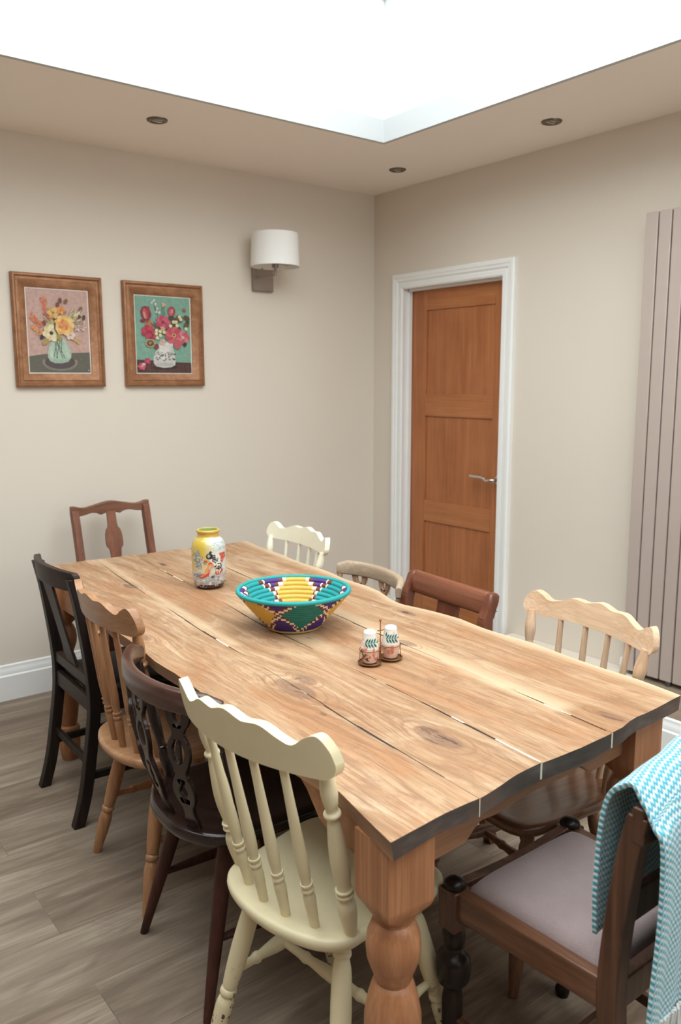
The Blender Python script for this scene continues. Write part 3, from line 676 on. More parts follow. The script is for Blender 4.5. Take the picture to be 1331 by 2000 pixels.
for b in range(4):
    NX = 8
    def gp(i, j):
        s = i/NX; q = j/NV
        y = -.63+(-3.0+.63)*q
        for _ in range(3):
            x = lims[b](y)+(lims[b+1](y)-lims[b](y))*s
            y0_, y1_ = by(x), fy(x); y = y0_+(y1_-y0_)*q
        x0_, x1_ = lims[b](y), lims[b+1](y)
        gl_ = (0 if b == 0 else .0007+.0008*math.sin(y*23+b)), (0 if b == 3 else .0007+.0008*math.sin(y*19+b*2+1))
        x = x0_+gl_[0]+(x1_-gl_[1]-x0_-gl_[0])*s
        if b == 3 and i == NX: x += .004*math.sin(y*17)
        if b == 0 and i == 0: x += .004*math.sin(y*13)
        return x, y
    T_ = [[None]*(NV+1) for _ in range(NX+1)]; Bo = [[None]*(NV+1) for _ in range(NX+1)]
    for i in range(NX+1):
        for j in range(NV+1):
            x, y = gp(i, j); dz = .0012*math.sin(x*31+y*5+b)
            T_[i][j] = bm.verts.new(Lp(x, y, ZT+dz-.0006)); Bo[i][j] = bm.verts.new(Lp(x+(0.006 if (b == 0 and i == 0) else (-.006 if (b == 3 and i == NX) else 0)), y, ZB+.002*math.sin(x*9+y*7)))
    def fc(vs, mi):
        f = bm.faces.new(vs); f.material_index = mi
        for l in f.loops:
            q = l.vert.co; x, y = q.x+TB.x, q.y+TB.y
            g3 = gapx(2, y); g1 = gapx(0, y); re = interp(rightp, y); g2_ = gapx(1, y)
            wd = .029+.010*math.sin(y*2.3+1)
            s = max(0, 1-abs(x-(g3+.006+wd*.25))/wd) if y > -2.85 else 0
            s = max(s, .85*max(0, 1-abs(x-re)/.045))
            s = max(s, .55*max(0, 1-abs(x-(g1+.02))/.03)*(1 if y > -2.0 else 0))
            s = max(s, .9*max(0, 1-abs(x-(g2_+.04))/.05)*max(0, 1-abs(y+1.9)/.5))
            l[cl] = ((b*.23+.1), min(1, s*1.3), 0, 1)
    for i in range(NX):
        for j in range(NV):
            fc((T_[i][j], T_[i][j+1], T_[i+1][j+1], T_[i+1][j]), 0); fc((Bo[i][j], Bo[i+1][j], Bo[i+1][j+1], Bo[i][j+1]), 2)
        fc((T_[i][NV], Bo[i][NV], Bo[i+1][NV], T_[i+1][NV]), 1); fc((T_[i][0], T_[i+1][0], Bo[i+1][0], Bo[i][0]), 2)
    for j in range(NV):
        fc((T_[0][j], Bo[0][j], Bo[0][j+1], T_[0][j+1]), 2); fc((T_[NX][j], T_[NX][j+1], Bo[NX][j+1], Bo[NX][j]), 2)
# joint filler and dirt strips set just under the surface
def strip(k, ya, yb, mi, w_=.003, dz=-.0012, zb=None):
    n_ = max(2, int(abs(yb-ya)/.03))
    for q in range(n_):
        a, b_ = ya+(yb-ya)*q/n_, ya+(yb-ya)*(q+1)/n_
        xa, xb = gapx(k, a), gapx(k, b_)
        vs = [bm.verts.new(Lp(xa-w_, a, ZT+dz)), bm.verts.new(Lp(xb-w_, b_, ZT+dz)), bm.verts.new(Lp(xb+w_, b_, ZT+dz)), bm.verts.new(Lp(xa+w_, a, ZT+dz))]
        f = bm.faces.new(vs); f.material_index = mi
for k in range(3):
    strip(k, -.66, -2.975, 4)
for k, ya, yb in ((2, -2.80, -2.88), (1, -2.72, -2.76), (1, -2.86, -2.985), (1, -.95, -1.03), (1, -1.1, -1.2), (0, -2.38, -2.41), (0, -1.9, -1.98), (1, -2.44, -2.48), (2, -1.0, -1.1)): strip(k, ya, yb, 3, .0024, -.0005)
for k in range(3):
    x, y = gapx(k, -3.0), fy(gapx(k, -3.0)); a = .0028 if k else .0012
    vs = [bm.verts.new(Lp(x+sx, y-.0008, z)) for sx, z in ((-a, ZT-.001), (a, ZT-.001), (a, ZB+.001), (-a, ZB+.001))]
    bm.faces.new(vs).material_index = 3
o = obj('tabletop', bm, [M_TABLE, M_ENDG, M_EDGE, M_FILL, M_GAP], tab, 0, ang=30)
# legs
legc = {'fl': (-2.440, -2.950), 'fr': (-1.640, -2.900), 'bl': (-2.272, -.800), 'br': (-1.480, -.790)}
TR = math.radians(-4.0)
def table_leg(x, y):
    bm = B(); hs = .050; c_, s_ = math.cos(TR), math.sin(TR); N = 32
    def ring(z, r, sq):
        out = []
        for i in range(N):
            a = 2*PI*i/N; ca, sa = math.cos(a), math.sin(a); m = max(abs(ca), abs(sa)); rr_ = r*((1-sq)+sq/m)
            px_, py_ = rr_*ca, rr_*sa; out.append(Lp(x+px_*c_-py_*s_, y+px_*s_+py_*c_, z))
        return out
    pr = [(.724, hs, 1), (.606, hs, 1), (.602, hs, 1), (.590, hs*.95, .88), (.578, .0425, .55), (.570, .038, .2)]
    round_ = [(.566, .0375), (.562, .034), (.557, .034), (.553, .0395), (.548, .041), (.532, .0475), (.508, .050), (.485, .048), (.465, .041), (.452, .036), (.447, .0355), (.444, .032), (.438, .032), (.434, .037), (.429, .039), (.405, .046), (.37, .052), (.31, .053), (.25, .047), (.19, .039), (.155, .034), (.15, .030), (.143, .030), (.138, .040), (.125, .043), (.112, .038), (.105, .036), (.08, .042), (.04, .040), (.0, .032)]
    rings(bm, [ring(z, r, q) for z, r, q in pr]+[ring(z, r, 0) for z, r in round_])
    return obj('leg', bm, M_TLEG, tab, 0, ang=40)
for k, (x, y) in legc.items(): table_leg(x, y)
def apron(p, q, h_end, h_mid, nm='apron'):
    p, q = Vector((*p, 0)), Vector((*q, 0)); L = (q-p).length; d = (q-p)/L; nn = Vector((-d.y, d.x, 0))
    hi = lambda u: .7235
    def lo(u):
        e_ = min(u, L-u)
        if e_ < .13: return .632
        if e_ < .185: return .632+(.660-.632)*(.5-.5*math.cos(PI*(e_-.13)/.055))
        if e_ < .30: return .660-.004*math.sin(PI*(e_-.185)/.115)
        return .660+(h_mid-.660)*min(1, (e_-.30)/.15)
    if h_end < .6:   # deeper ogee on the long sides
        def lo(u):
            e_ = min(u, L-u)
            if e_ < .16: return .628+.01*(e_/.16)
            if e_ < .26: return .638+(.700-.638)*(.5-.5*math.cos(PI*(e_-.16)/.10))
            return .700
    us = [L*i/90 for i in range(91)]
    bm = B(); columns(bm, us, lo, hi, lambda u, v, s: Lp(*(p+d*u+nn*s).to_2d(), v), .022, 2)
    return obj(nm, bm, M_TAPR, tab, .002)
apron((-2.395, -2.945), (-1.69, -2.903), 1, .662); apron((-2.225, -.80), (-1.53, -.795), 1, .662)
apron((-2.440, -2.905), (-2.275, -.845), .5, .69); apron((-1.640, -2.855), (-1.484, -.84), .5, .69)

# ------------------------------------------------------------------ chairs
def chair_empty(name, label, x, y, yaw, group=None):
    """local +Y = the way the sitter faces; yaw = world angle of that direction"""
    return thing(name, label, 'chair', (x, y, 0), yaw-PI/2, group)
STILE = [(0, .011), (.03, .012), (.12, .017), (.20, .0185), (.245, .0125), (.255, .013), (.265, .0175), (.275, .0175), (.285, .013), (.295, .0175), (.305, .0175), (.32, .0135), (.42, .018), (.52, .0185), (.66, .014), (.72, .0115), (.735, .0165), (.75, .0165), (.765, .0115), (.80, .0135), (.87, .0165), (.94, .0135), (1, .010)]
SPIN = [(0, .0095), (.06, .010), (.20, .0125), (.235, .010), (.245, .0128), (.258, .0128), (.268, .0098), (.28, .0128), (.293, .0128), (.305, .0102), (.40, .0125), (.60, .0105), (.85, .0085), (1, .0078)]
LEG = [(0, .0125), (.04, .0135), (.20, .019), (.30, .0195), (.335, .014), (.345, .018), (.36, .0195), (.375, .018), (.385, .0145), (.41, .018), (.60, .0215), (.80, .0200), (.865, .0155), (.88, .0185), (.90, .0185), (.915, .0155), (1, .0155)]
def seat_outline(wr, wf, y0, ym, y1, n=5):
    half = [(0, y0), (wr*.42, y0+.008), (wr*.80, y0+(ym-y0)*.45), (wr*1.0, ym), (wr*1.03, ym+.05), ((wr+wf)/2*1.03, (ym+y1)/2), (wf*1.0, y1-.07), (wf*.86, y1-.018), (wf*.5, y1), (0, y1+.004)]
    pts = half+[(-a, b) for a, b in half[-2:0:-1]]
    return [(p.x, p.y) for p in catmull([(a, b, 0) for a, b in pts], n, True)]
def saddle_seat(out, zt, th, mat, t_, inset=.02):
    bm = B(); c0 = Vector((0, sum(p[1] for p in out)/len(out), 0)); rr = []
    def ring(k, z, dish=0): return [Vector((c0.x+(p[0]-c0.x)*k, c0.y+(p[1]-c0.y)*k, z)) for p in out]
    rr = [ring(.90, zt-th), ring(.96, zt-th), ring(.99, zt-th*.75), ring(1, zt-th*.45), ring(.995, zt-th*.18), ring(.975, zt-.002), ring(.94, zt), ring(.80, zt-.003), ring(.55, zt-.007), ring(.25, zt-.009)]
    rings(bm, rr); return obj('seat', bm, mat, t_, ang=50)
def spindle_chair(label, x, y, yaw, sz=.44, zj=.82, zc=.892, lean=.24, wb=.168, wt=.195, wc=.228, bs=.06, bt=.05, mats=None, seat_mat=None, crest_mat=None, leg_mat=None, group=None, worn=False, sw=.2, ylen=.34, ff=.325):
    t_ = chair_empty('spindle_chair', label, x, y, yaw, group)
    m = mats; cm = crest_mat or m; sm = seat_mat or m; lm = leg_mat or m; st_m = m if lm is M_CREAMLEG else lm
    yj = -lean*(zj-sz)
    saddle_seat(seat_outline(sw*.93, sw*1.04, -bs-.042, -.02, ylen), sz, .030, sm, t_)
    hh = zc-zj
    # crest rail
    ctrl_t = [(-wc, .40), (-wc+.006, .72), (-wc+.024, 1.02), (-wc+.048, .93), (-wc+.075, .70), (-.56*wc, .78), (-.40*wc, .99), (-.26*wc, .97), (-.19*wc, .955), (0, 1.10)]
    ctrl_t = ctrl_t+[(-a, b) for a, b in ctrl_t[-2::-1]]
    ct = catmull([(a, b, 0) for a, b in ctrl_t], 8)
    def hi(u):
        for p_, q_ in zip(ct, ct[1:]):
            if p_.x <= u <= q_.x+1e-9 and q_.x > p_.x: return hh*(p_.y+(q_.y-p_.y)*(u-p_.x)/(q_.x-p_.x))
        return hh*.40
    def lo(u):
        e_ = wc-abs(u); r_ = .032
        return hh*.40-(hh*.40)*math.sqrt(max(0, 1-((r_-min(e_, r_))/r_)**2))
    us = sorted(set([-wc*math.cos(PI*i/80) for i in range(81)]))
    def pos(u, v, s):
        k = 1-(u/wc)**2
        return Vector((u, yj-bt*k*1.15+.012+s-(lean*.9)*v, zj+v))
    bm = B(); columns(bm, us, lo, lambda u: max(hi(u), lo(u)+.001), pos, .022, 5); obj('crest_rail', bm, cm, t_, .004, 3, ang=45)
    for s in (-1, 1):
        bm = B(); rod(bm, (s*wb, -.0, sz-.01), (s*wt, yj+.010, zj+.012), STILE, 18, 3); obj('stile', bm, m, t_)
    for k in (-.6, -.2, .2, .6):
        bm = B(); rod(bm, (k*wb, -bs*(1-k*k), sz-.01), (k*wt, yj-bt*1.15*(1-(k*wt/wc)**2)+.012, zj+.012), SPIN, 14, 3); obj('spindle', bm, m, t_)
    feet = {}
    for sx in (-1, 1):
        for fr in (0, 1):
            top_ = Vector((sx*(.125 if not fr else .145), .02 if not fr else ylen-.10, sz-.022)); bot = Vector((sx*(.20 if not fr else sw-.004), -.075 if not fr else ff, 0)); feet[sx, fr] = (top_, bot)
            bm = B(); rod(bm, bot, top_, LEG, 18, 3); obj('leg', bm, lm, t_)
    mids = []
    for sx in (-1, 1):
        a = feet[sx, 0][1].lerp(feet[sx, 0][0], .46); b = feet[sx, 1][1].lerp(feet[sx, 1][0], .46)
        bm = B(); rod(bm, a, b, [(0, .008), (.18, .010), (.22, .0135), (.25, .0135), (.27, .011), (.5, .0185), (.73, .011), (.75, .0135), (.78, .0135), (.82, .010), (1, .008)], 14, 3); obj('stretcher', bm, st_m, t_); mids.append(a.lerp(b, .5))
    bm = B(); rod(bm, mids[0], mids[1], [(0, .008), (.2, .0105), (.25, .0135), (.3, .0105), (.5, .016), (.7, .0105), (.75, .0135), (.8, .0105), (1, .008)], 14, 3); obj('stretcher', bm, st_m, t_)
    return t_
def dy(v): return v

# E near-left cream chair
spindle_chair('yellow-cream painted spindle-back chair beside the near table leg', -2.452, -2.650, .14, .448, .810, .896, .262, .168, .183, .226, .05, .045, M_CREAM, leg_mat=M_CREAMLEG, sw=.192, ylen=.30, ff=.312)
# C waxed pine chair, left side
spindle_chair('orange waxed pine spindle-back chair between the black slat chair and dark bow-back chair', -2.378, -1.722, -.03, .445, .824, .902, .20, .158, .186, .232, .06, .04, M_PINE, seat_mat=M_PINEY, crest_mat=M_PINEX, sw=.195)
# I stripped pine chair, right side front
spindle_chair('pale stripped wood spindle-back chair on the radiator side of the table', -1.524, -2.618, 2.976, .44, .815, .882, .205, .165, .213, .242, .07, .048, M_BLEACH, seat_mat=M_SEATBR, crest_mat=M_BLEACHX, leg_mat=M_BRLEG, sw=.21)
# F cream chair, right side far
spindle_chair('small ivory painted spindle-back chair at the far right of the table', -1.437, -1.096, 3.029, .44, .806, .875, .22, .170, .232, .260, .06, .045, M_CREAM2, sw=.2)

# bow-back fretted splat chairs
def bow_chair(label, x, y, yaw, mrail, msplat, mseat, mleg, hw=.262, ztop=.80, hrail=.055, depth=.10, sz=.44, rake=.10):
    t_ = chair_empty('bow_back_chair', label, x, y, yaw)
    saddle_seat(seat_outline(.192, .20, -.105, .0, .33), sz, .034, mseat, t_)
    yb = -.075-rake*.6
    def arc(f):   # f -1..1 along the bow
        a = f*1.12; return Vector((hw*math.sin(a)/math.sin(1.12), yb-.01+depth*(1-math.cos(a))/(1-math.cos(1.12)), 0))
    bm = B(); N = 44; rr = []
    for i in range(N+1):
        f = -1+2*i/N; c_ = arc(f); tng = (arc(f+.01)-arc(f-.01)).normalized(); nn = Vector((tng.y, -tng.x, 0))
        hgt = hrail*(1.0 if abs(f) < .8 else 1-.30*((abs(f)-.8)/.2)); th = .013
        z0 = ztop-hrail+.004; z1 = z0+hgt
        sec = [(-th, z0+.004), (-th*.7, z0), (th*.7, z0), (th, z0+.004), (th*1.15, z1-.012), (th*.8, z1-.002), (0, z1+.001), (-th*.8, z1-.002), (-th*1.15, z1-.012)]
        rr.append([c_+nn*a+Vector((0, 0, zz)) for a, zz in sec])
    rings(bm, rr); obj('crest_rail', bm, mrail, t_, .003, ang=60)
    def splat(f, w_, nm='splat'):
        top_ = arc(f); tng = (arc(f+.01)-arc(f-.01)).normalized()
        bot = Vector((top_.x*.66, -.070+(abs(f)**2)*.05, 0))
        Hs = ztop-hrail+.008-(sz-.012)
        W = lambda k: w_*k
        outl = [(.0, .30), (.10, .30), (.16, .24), (.22, .26), (.28, .42), (.36, .50), (.44, .42), (.50, .26), (.55, .30), (.62, .46), (.70, .52), (.77, .44), (.82, .28), (.86, .30), (.92, .50), (1.0, .60)]
        rightside = catmull([(W(b), a*Hs, 0) for a, b in outl], 3)
        # Y-shaped top: a notch between two prongs
        pts = [(p_.x, p_.y) for p_ in rightside]+[(W(.20), Hs), (W(.16), Hs*.93), (0, Hs*.885), (-W(.16), Hs*.93), (-W(.20), Hs)]+[(-p_.x, p_.y) for p_ in rightside[::-1]]
        dia = [(0, Hs*.27), (W(.20), Hs*.36), (0, Hs*.46), (-W(.20), Hs*.36)]
        ov = [(W(.30)*math.cos(2*PI*i/16), Hs*.69+Hs*.095*math.sin(2*PI*i/16)) for i in range(16)]
        def pos(a, b, s):
            q = b/Hs; c_ = bot.lerp(top_, q); bowz = -.018*math.sin(PI*q)
            nn = Vector((tng.y, -tng.x, 0)); return c_+tng*a+nn*(s-bowz)+Vector((0, 0, sz-.012+b))
        bm = B(); plate(bm, pts, [dia, ov], .012, pos)
        sp = obj(nm, bm, msplat, t_, .002, ang=40)
        bm = B(); q = [pos(0, Hs*.60, 0), pos(0, Hs*.69, .003), pos(0, Hs*.78, 0)]; tube(bm, q, lambda k: .0045+.004*math.sin(PI*k), 8, 4); obj('fret_bar', bm, msplat, sp)
    for f in (-.54, 0, .54): splat(f, .064)
    for s in (-1, 1):
        top_ = arc(s*.93); bm = B(); rod(bm, (s*.172, .0, sz-.012), (top_.x, top_.y, ztop-hrail+.01), [(0, .012), (.2, .016), (.26, .011), (.28, .0155), (.31, .011), (.5, .0155), (.7, .010), (.73, .0145), (.77, .010), (1, .011)], 14, 3); obj('stile', bm, msplat, t_)
    feet = {}
    for sx in (-1, 1):
        for fr in (0, 1):
            top_ = Vector((sx*(.12 if not fr else .14), .02 if not fr else .235, sz-.026)); bot = Vector((sx*(.198 if not fr else .20), -.085 if not fr else .32, 0)); feet[sx, fr] = (top_, bot)
            bm = B(); rod(bm, bot, top_, [(0, .011), (.3, .0155), (.6, .0195), (.85, .021), (1, .017)], 16, 2); obj('leg', bm, mleg, t_)
    mids = []
    for sx in (-1, 1):
        a = feet[sx, 0][1].lerp(feet[sx, 0][0], .42); b = feet[sx, 1][1].lerp(feet[sx, 1][0], .42)
        bm = B(); rod(bm, a, b, [(0, .008), (.5, .014), (1, .008)], 12, 4); obj('stretcher', bm, mleg, t_); mids.append(a.lerp(b, .5))
    bm = B(); rod(bm, mids[0], mids[1], [(0, .008), (.5, .014), (1, .008)], 12, 4); obj('stretcher', bm, mleg, t_)
    return t_
bow_chair('glossy black-brown bow-back chair with fretted splats behind the yellow-cream chair', -2.421, -2.185, -.05, M_DKRAIL, M_DKGLOSS, M_DKGLOSS, M_DKLEG, hw=.244, ztop=.817, sz=.448)
bow_chair('pale weathered wood bow-back chair between the ivory chair and mahogany chair', -1.448, -1.594, PI-.15, M_GREYWD, M_GREYWDZ, M_GREYWDZ, M_GREYWDZ, hw=.226, ztop=.788, hrail=.056, depth=.085)

# joined frame chairs (square section)
def joined_chair(name, label, x, y, yaw, m, mx, ztop, back_w, front_w, depth, lean, post, splatf, crestf, mseat, sz=.45, kick=.08, group=None, splay=0, seat_frame=True, legw=.034, str_m=None):
    t_ = chair_empty(name, label, x, y, yaw, group)
    for s in (-1, 1):
        X = s*back_w
        path = [(X, -kick, 0), (X, -kick*.55, .12), (X, -.012, .30), (X, 0, sz-.05), (X, 0, sz+.05), (X+s*splay*.3, -lean*.25, sz+.18), (X+s*splay*.7, -lean*.62, sz+.32), (X+s*splay, -lean, ztop)]
        bm = B(); sweep(bm, catmull(path, 5), post, post*1.05); obj('back_post', bm, m, t_, .003)
    for s in (-1, 1):
        bm = B(); sweep(bm, [(s*front_w, depth, 0), (s*front_w, depth, sz-.01)], lambda k: legw*(.82+.18*k), lambda k: legw*(.82+.18*k)); obj('leg', bm, m, t_, .003)
    a, b = back_w, front_w
    def bar(nm, p, q, hgt, th, mm, z): 
        p, q = Vector((*p, z)), Vector((*q, z)); d = (q-p).normalized(); nn = Vector((-d.y, d.x, 0))*th/2; bm = B()
        rings(bm, [[c_+nn*i+Vector((0, 0, j)) for i, j in ((-1, -hgt/2), (1, -hgt/2), (1, hgt/2), (-1, hgt/2))] for c_ in (p, q)]); return obj(nm, bm, mm, t_, .002)
    bar('seat_rail', (-a, 0), (a, 0), .055, .022, mx, sz-.035); bar('seat_rail', (-b, depth), (b, depth), .055, .022, mx, sz-.035)
    for s in (-1, 1): bar('seat_rail', (s*a, 0), (s*b, depth), .055, .022, str_m or m, sz-.035)
    for s in (-1, 1): bar('stretcher', (s*a, -.03), (s*b, depth), .026, .016, str_m or m, .17)
    bar('stretcher', (-(a+b)/2, depth*.5), ((a+b)/2, depth*.5), .026, .016, m, .17)
    bar('stretcher', (-a, -.02), (a, -.02), .026, .016, m, .21)
    out = [(-a+.018, .012), (a-.018, .012), (b+.008, depth+.012), (-b-.008, depth+.012)]
    cc = Vector((0, depth/2, 0)); bm = B()
    def ring(k, z): return [Vector((p_[0]*k, cc.y+(p_[1]-cc.y)*k, z)) for p_ in out]
    rings(bm, [ring(.99, sz-.012), ring(1, sz), ring(.985, sz+.012), ring(.93, sz+.02), ring(.6, sz+.026)]); obj('seat', bm, mseat, t_, .006, 3, ang=50)
    splatf(t_); crestf(t_); return t_

# A head chair at the far end: wavy crest and vase splat
zA, leanA, aA = .906, .085, .178
def yl(z, sz, zt, lean): return -lean*max(0, (z-sz-.05))/(zt-sz-.05)
def crestA(t_):
    us = [-.196+.392*i/60 for i in range(61)]
    hi = lambda u: .018+.020*math.exp(-(u/.075)**2)+.010*math.exp(-((abs(u)-.186)/.03)**2)-.003*math.exp(-((abs(u)-.13)/.03)**2)
    lo = lambda u: -.022+.010*math.exp(-((abs(u)-.09)/.035)**2)-.006*math.exp(-((abs(u)-.047)/.010)**2)+.006*math.exp(-(u/.03)**2)
    bm = B(); columns(bm, us, lo, hi, lambda u, v, s: Vector((u, -leanA-.012*(1-(u/.2)**2)+s, zA-.008+v)), .024, 3); obj('crest_rail', bm, M_REDOAKX, t_, .004, 3)
def splatA(t_):
    pr = [(0, .045), (.03, .040), (.05, .024), (.10, .020), (.18, .021), (.25, .026), (.29, .030), (.305, .040), (.33, .0425), (.37, .041), (.40, .034), (.42, .024), (.50, .022)]
    P2 = catmull([(z_, w_, 0) for z_, w_ in pr], 4); H0 = .46; z0 = .462
    k = (zA-.02-z0)/.50
    bm = B(); rows = []
    for p_ in P2:
        z_ = z0+p_.x*k; yy = yl(z_, .45, zA, leanA)-.004
        rows.append([Vector((-p_.y, yy-.006, z_)), Vector((p_.y, yy-.006, z_)), Vector((p_.y, yy+.006, z_)), Vector((-p_.y, yy+.006, z_))])
    rings(bm, rows); obj('splat', bm, M_REDOAK, t_, .002, ang=60)
joined_chair('dining_chair', 'red-brown oak chair with vase-shaped splat at the far head of the table', -1.803, -.262, -PI/2+.01, M_REDOAK, M_REDOAKX, zA, aA, .21, .36, leanA, .034, splatA, crestA, M_BOX)

# B near-black slat chair, far left
zB_, leanB = .864, .050
def crestB(t_):
    us = [-.206+.412*i/50 for i in range(51)]
    def hi(u):
        e_ = .206-abs(u); return .022+.004*math.cos(u*9)-(.012*(1-e_/.012)**2 if e_ < .012 else 0)
    def lo(u): return -.044 if abs(u) < .192 else -.020
    bm = B(); columns(bm, us, lo, hi, lambda u, v, s: Vector((u, -leanB-.042*(1-(u/.206)**2)+.010+s-.12*v, zB_+v)), .022, 4); obj('crest_rail', bm, M_DARKX, t_, .005, 3, ang=60)
def splatB(t_):
    z0 = .50; zt = zB_-.03; bm = B(); rows = []
    for i in range(13):
        q = i/12; z_ = z0+(zt-z0)*q; yy = -leanB*q*.92-.030*q; w_ = .052-.010*math.sin(PI*q)
        rows.append([Vector((-w_, yy-.005, z_)), Vector((w_, yy-.005, z_)), Vector((w_, yy+.005, z_)), Vector((-w_, yy+.005, z_))])
    rings(bm, rows); obj('splat', bm, M_DARKX, t_, .002)
    bm = B(); rings(bm, [[Vector((x_, y_, z_)) for y_, z_ in ((-.012, .480), (.012, .480), (.012, .515), (-.012, .515))] for x_ in (-.19, .19)]); obj('cross_rail', bm, M_DARKX, t_, .002)
joined_chair('dining_chair', 'near-black wooden chair with curved crest and flat splat at far left', -2.362, -1.155, -.02, M_DARK, M_DARKX, zB_, .182, .20, .38, leanB, .036, splatB, crestB, M_BOX, kick=.075)

# H mahogany chair with thick rolled rail
zH, leanH = .818, .052
def crestH(t_):
    bm = B(); rr = []
    for x_ in (-.182, -.12, 0, .12, .182):
        c_ = -leanH-.002; sec = [(.010, -.048), (.018, -.042), (.021, -.01), (.018, .012), (.010, .024), (-.004, .028), (-.015, .022), (-.016, -.044), (-.010, -.048)]
        rr.append([Vector((x_, c_+a_-.10*b_, zH+b_)) for a_, b_ in sec])
    rings(bm, rr); obj('crest_rail', bm, M_MAHOGX, t_, .003, ang=60)
    for s in (-1, 1):
        bm = B(); path = [(s*.196, -leanH+.020, zH-.055), (s*.196, -leanH+.012, zH-.03), (s*.196, -leanH, zH), (s*.195, -leanH-.004, zH+.016), (s*.193, -leanH-.006, zH+.027)]
        sweep(bm, path, lambda k: .031-.006*max(0, k-.75)*4, lambda k: .044-.018*max(0, k-.7)*3.3); obj('post_cap', bm, M_MAHOG, t_, .006, 3)
def splatH(t_):
    z0 = .462; zt = zH-.04; bm = B(); rows = []
    for i in range(9):
        q = i/8; z_ = z0+(zt-z0)*q; yy = yl(z_, .45, zH, leanH)-.004
        rows.append([Vector((-.052, yy-.006, z_)), Vector((.052, yy-.006, z_)), Vector((.052, yy+.006, z_)), Vector((-.052, yy+.006, z_))])
    rings(bm, rows); obj('splat', bm, M_MAHOG, t_, .002)
joined_chair('dining_chair', 'mahogany-brown chair with thick rolled top rail in front of the door', -1.461, -2.062, PI-.083, M_MAHOG, M_MAHOGX, zH-.03, .196, .20, .38, leanH*.93, .033, splatH, crestH, M_MAHOG)

# J near head chair with drop-in cushion and turned front legs
JX, JY = -1.975, -3.205
tj = chair_empty('dining_chair', 'old brown oak chair with mauve cushion at the near end under the turquoise blanket', JX, JY, PI/2)
bw, fwd, dep, szj = .172, .195, .365, .455
for s in (-1, 1):
    X = s*bw; path = [(X, -.07, 0), (X, -.045, .12), (X, -.010, .30), (X, 0, .40), (X, 0, .48), (X+s*.004, -.012, .60), (X+s*.008, -.030, .72), (X+s*.010, -.046, .79)]
    bm = B(); sweep(bm, catmull(path, 5), .036, lambda k: .044-.006*k); obj('back_post', bm, M_JWOOD, tj, .003)
for s in (-1, 1):
    bm = B(); X = s*fwd
    box(bm, X-.024, X+.024, dep-.024, dep+.024, szj-.095, szj-.004)
    obj('leg_block', bm, M_JWOOD, tj, .003)
    bm = B(); rod(bm, (X, dep, szj-.006), (X, dep, szj+.018), [(0, .020), (.25, .024), (.6, .022), (.9, .013), (1, .003)], 20, 3)
    obj('knob', bm, M_JDK, tj)
    bm = B(); rod(bm, (X, dep, 0), (X, dep, szj-.093), [(0, .015), (.05, .018), (.09, .013), (.12, .018), (.30, .021), (.50, .023), (.60, .020), (.63, .026), (.66, .035), (.74, .038), (.80, .036), (.84, .024), (.87, .020), (.90, .024), (.95, .025), (1, .020)], 20, 3)
    obj('leg', bm, M_JDK, tj)
def jbar(nm, p, q, h0, h1, th, mm, dip=0):
    p, q = Vector((*p, 0)), Vector((*q, 0)); L = (q-p).length; d = (q-p)/L; nn = Vector((-d.y, d.x, 0)); bm = B()
    columns(bm, [L*i/24 for i in range(25)], lambda u: h0, lambda u: h1-dip*math.sin(PI*u/L)**1.0, lambda u, v, s: p+d*u+nn*s+Vector((0, 0, v)), th, 3); return obj(nm, bm, mm, tj, .003)
jbar('seat_rail', (-fwd, dep), (fwd, dep), szj-.070, szj+.004, .024, M_JWOOD, .012)
jbar('seat_rail', (-bw, 0), (bw, 0), szj-.065, szj-.005, .026, M_JWOOD)
for s in (-1, 1): jbar('seat_rail', (s*bw, 0), (s*fwd, dep), szj-.065, szj-.004, .030, M_JRAIL)
for s in (-1, 1): jbar('stretcher', (s*bw, -.04), (s*fwd, dep), .13, .155, .018, M_JWOOD)
jbar('stretcher', (-.18, .17), (.18, .17), .13, .155, .018, M_JWOOD)
jbar('stretcher', (-bw, -.03), (bw, -.03), .19, .215, .018, M_JWOOD)
us = [-.20+.40*i/40 for i in range(41)]
bm = B(); columns(bm, us, lambda u: -.05, lambda u: .016+.022*math.cos(u/.2*PI/2)**2, lambda u, v, s: Vector((u, -.046-.010*(1-(u/.2)**2)+s, .790+v)), .024, 4); obj('crest_rail', bm, M_JWOOD, tj, .005, 3)
bm = B()
for z_, hh_ in ((.60, .03),): columns(bm, [-.17+.34*i/20 for i in range(21)], lambda u: -hh_, lambda u: hh_, lambda u, v, s: Vector((u, -.018+s, z_+v)), .016, 2)
obj('back_rail', bm, M_JWOOD, tj, .003)
# drop-in cushion: domed grid with rounded rim
bm = B(); N1, N2 = 26, 26; grid = []
for i in range(N1+1):
    row = []
    for j in range(N2+1):
        a = -1+2*i/N1; b = j/N2
        hwd = (bw-.004)+(fwd-.030-bw+.018)*b; yy = .028+(dep-.046)*b
        ex = 1-abs(a)**6; ey = 1-abs(2*b-1)**6
        cut = 1.0
        zz = szj-.008+.030*(max(0, ex)*max(0, ey))**.45-.010*math.sin(PI*b)**2*0
        row.append(bm.verts.new((a*hwd, yy, zz)))
    grid.append(row)
for i in range(N1):
    for j in range(N2): bm.faces.new((grid[i][j], grid[i+1][j], grid[i+1][j+1], grid[i][j+1]))
bd = [grid[i][0] for i in range(N1+1)]+[grid[N1][j] for j in range(1, N2+1)]+[grid[i][N2] for i in range(N1-1, -1, -1)]+[grid[0][j] for j in range(N2-1, 0, -1)]
low = [bm.verts.new((v.co.x, v.co.y, szj-.03)) for v in bd]
for i in range(len(bd)): j = (i+1) % len(bd); bm.faces.new((bd[i], low[i], low[j], bd[j]))
bm.faces.new(low)
obj('cushion', bm, M_CUSH, tj, ang=60)

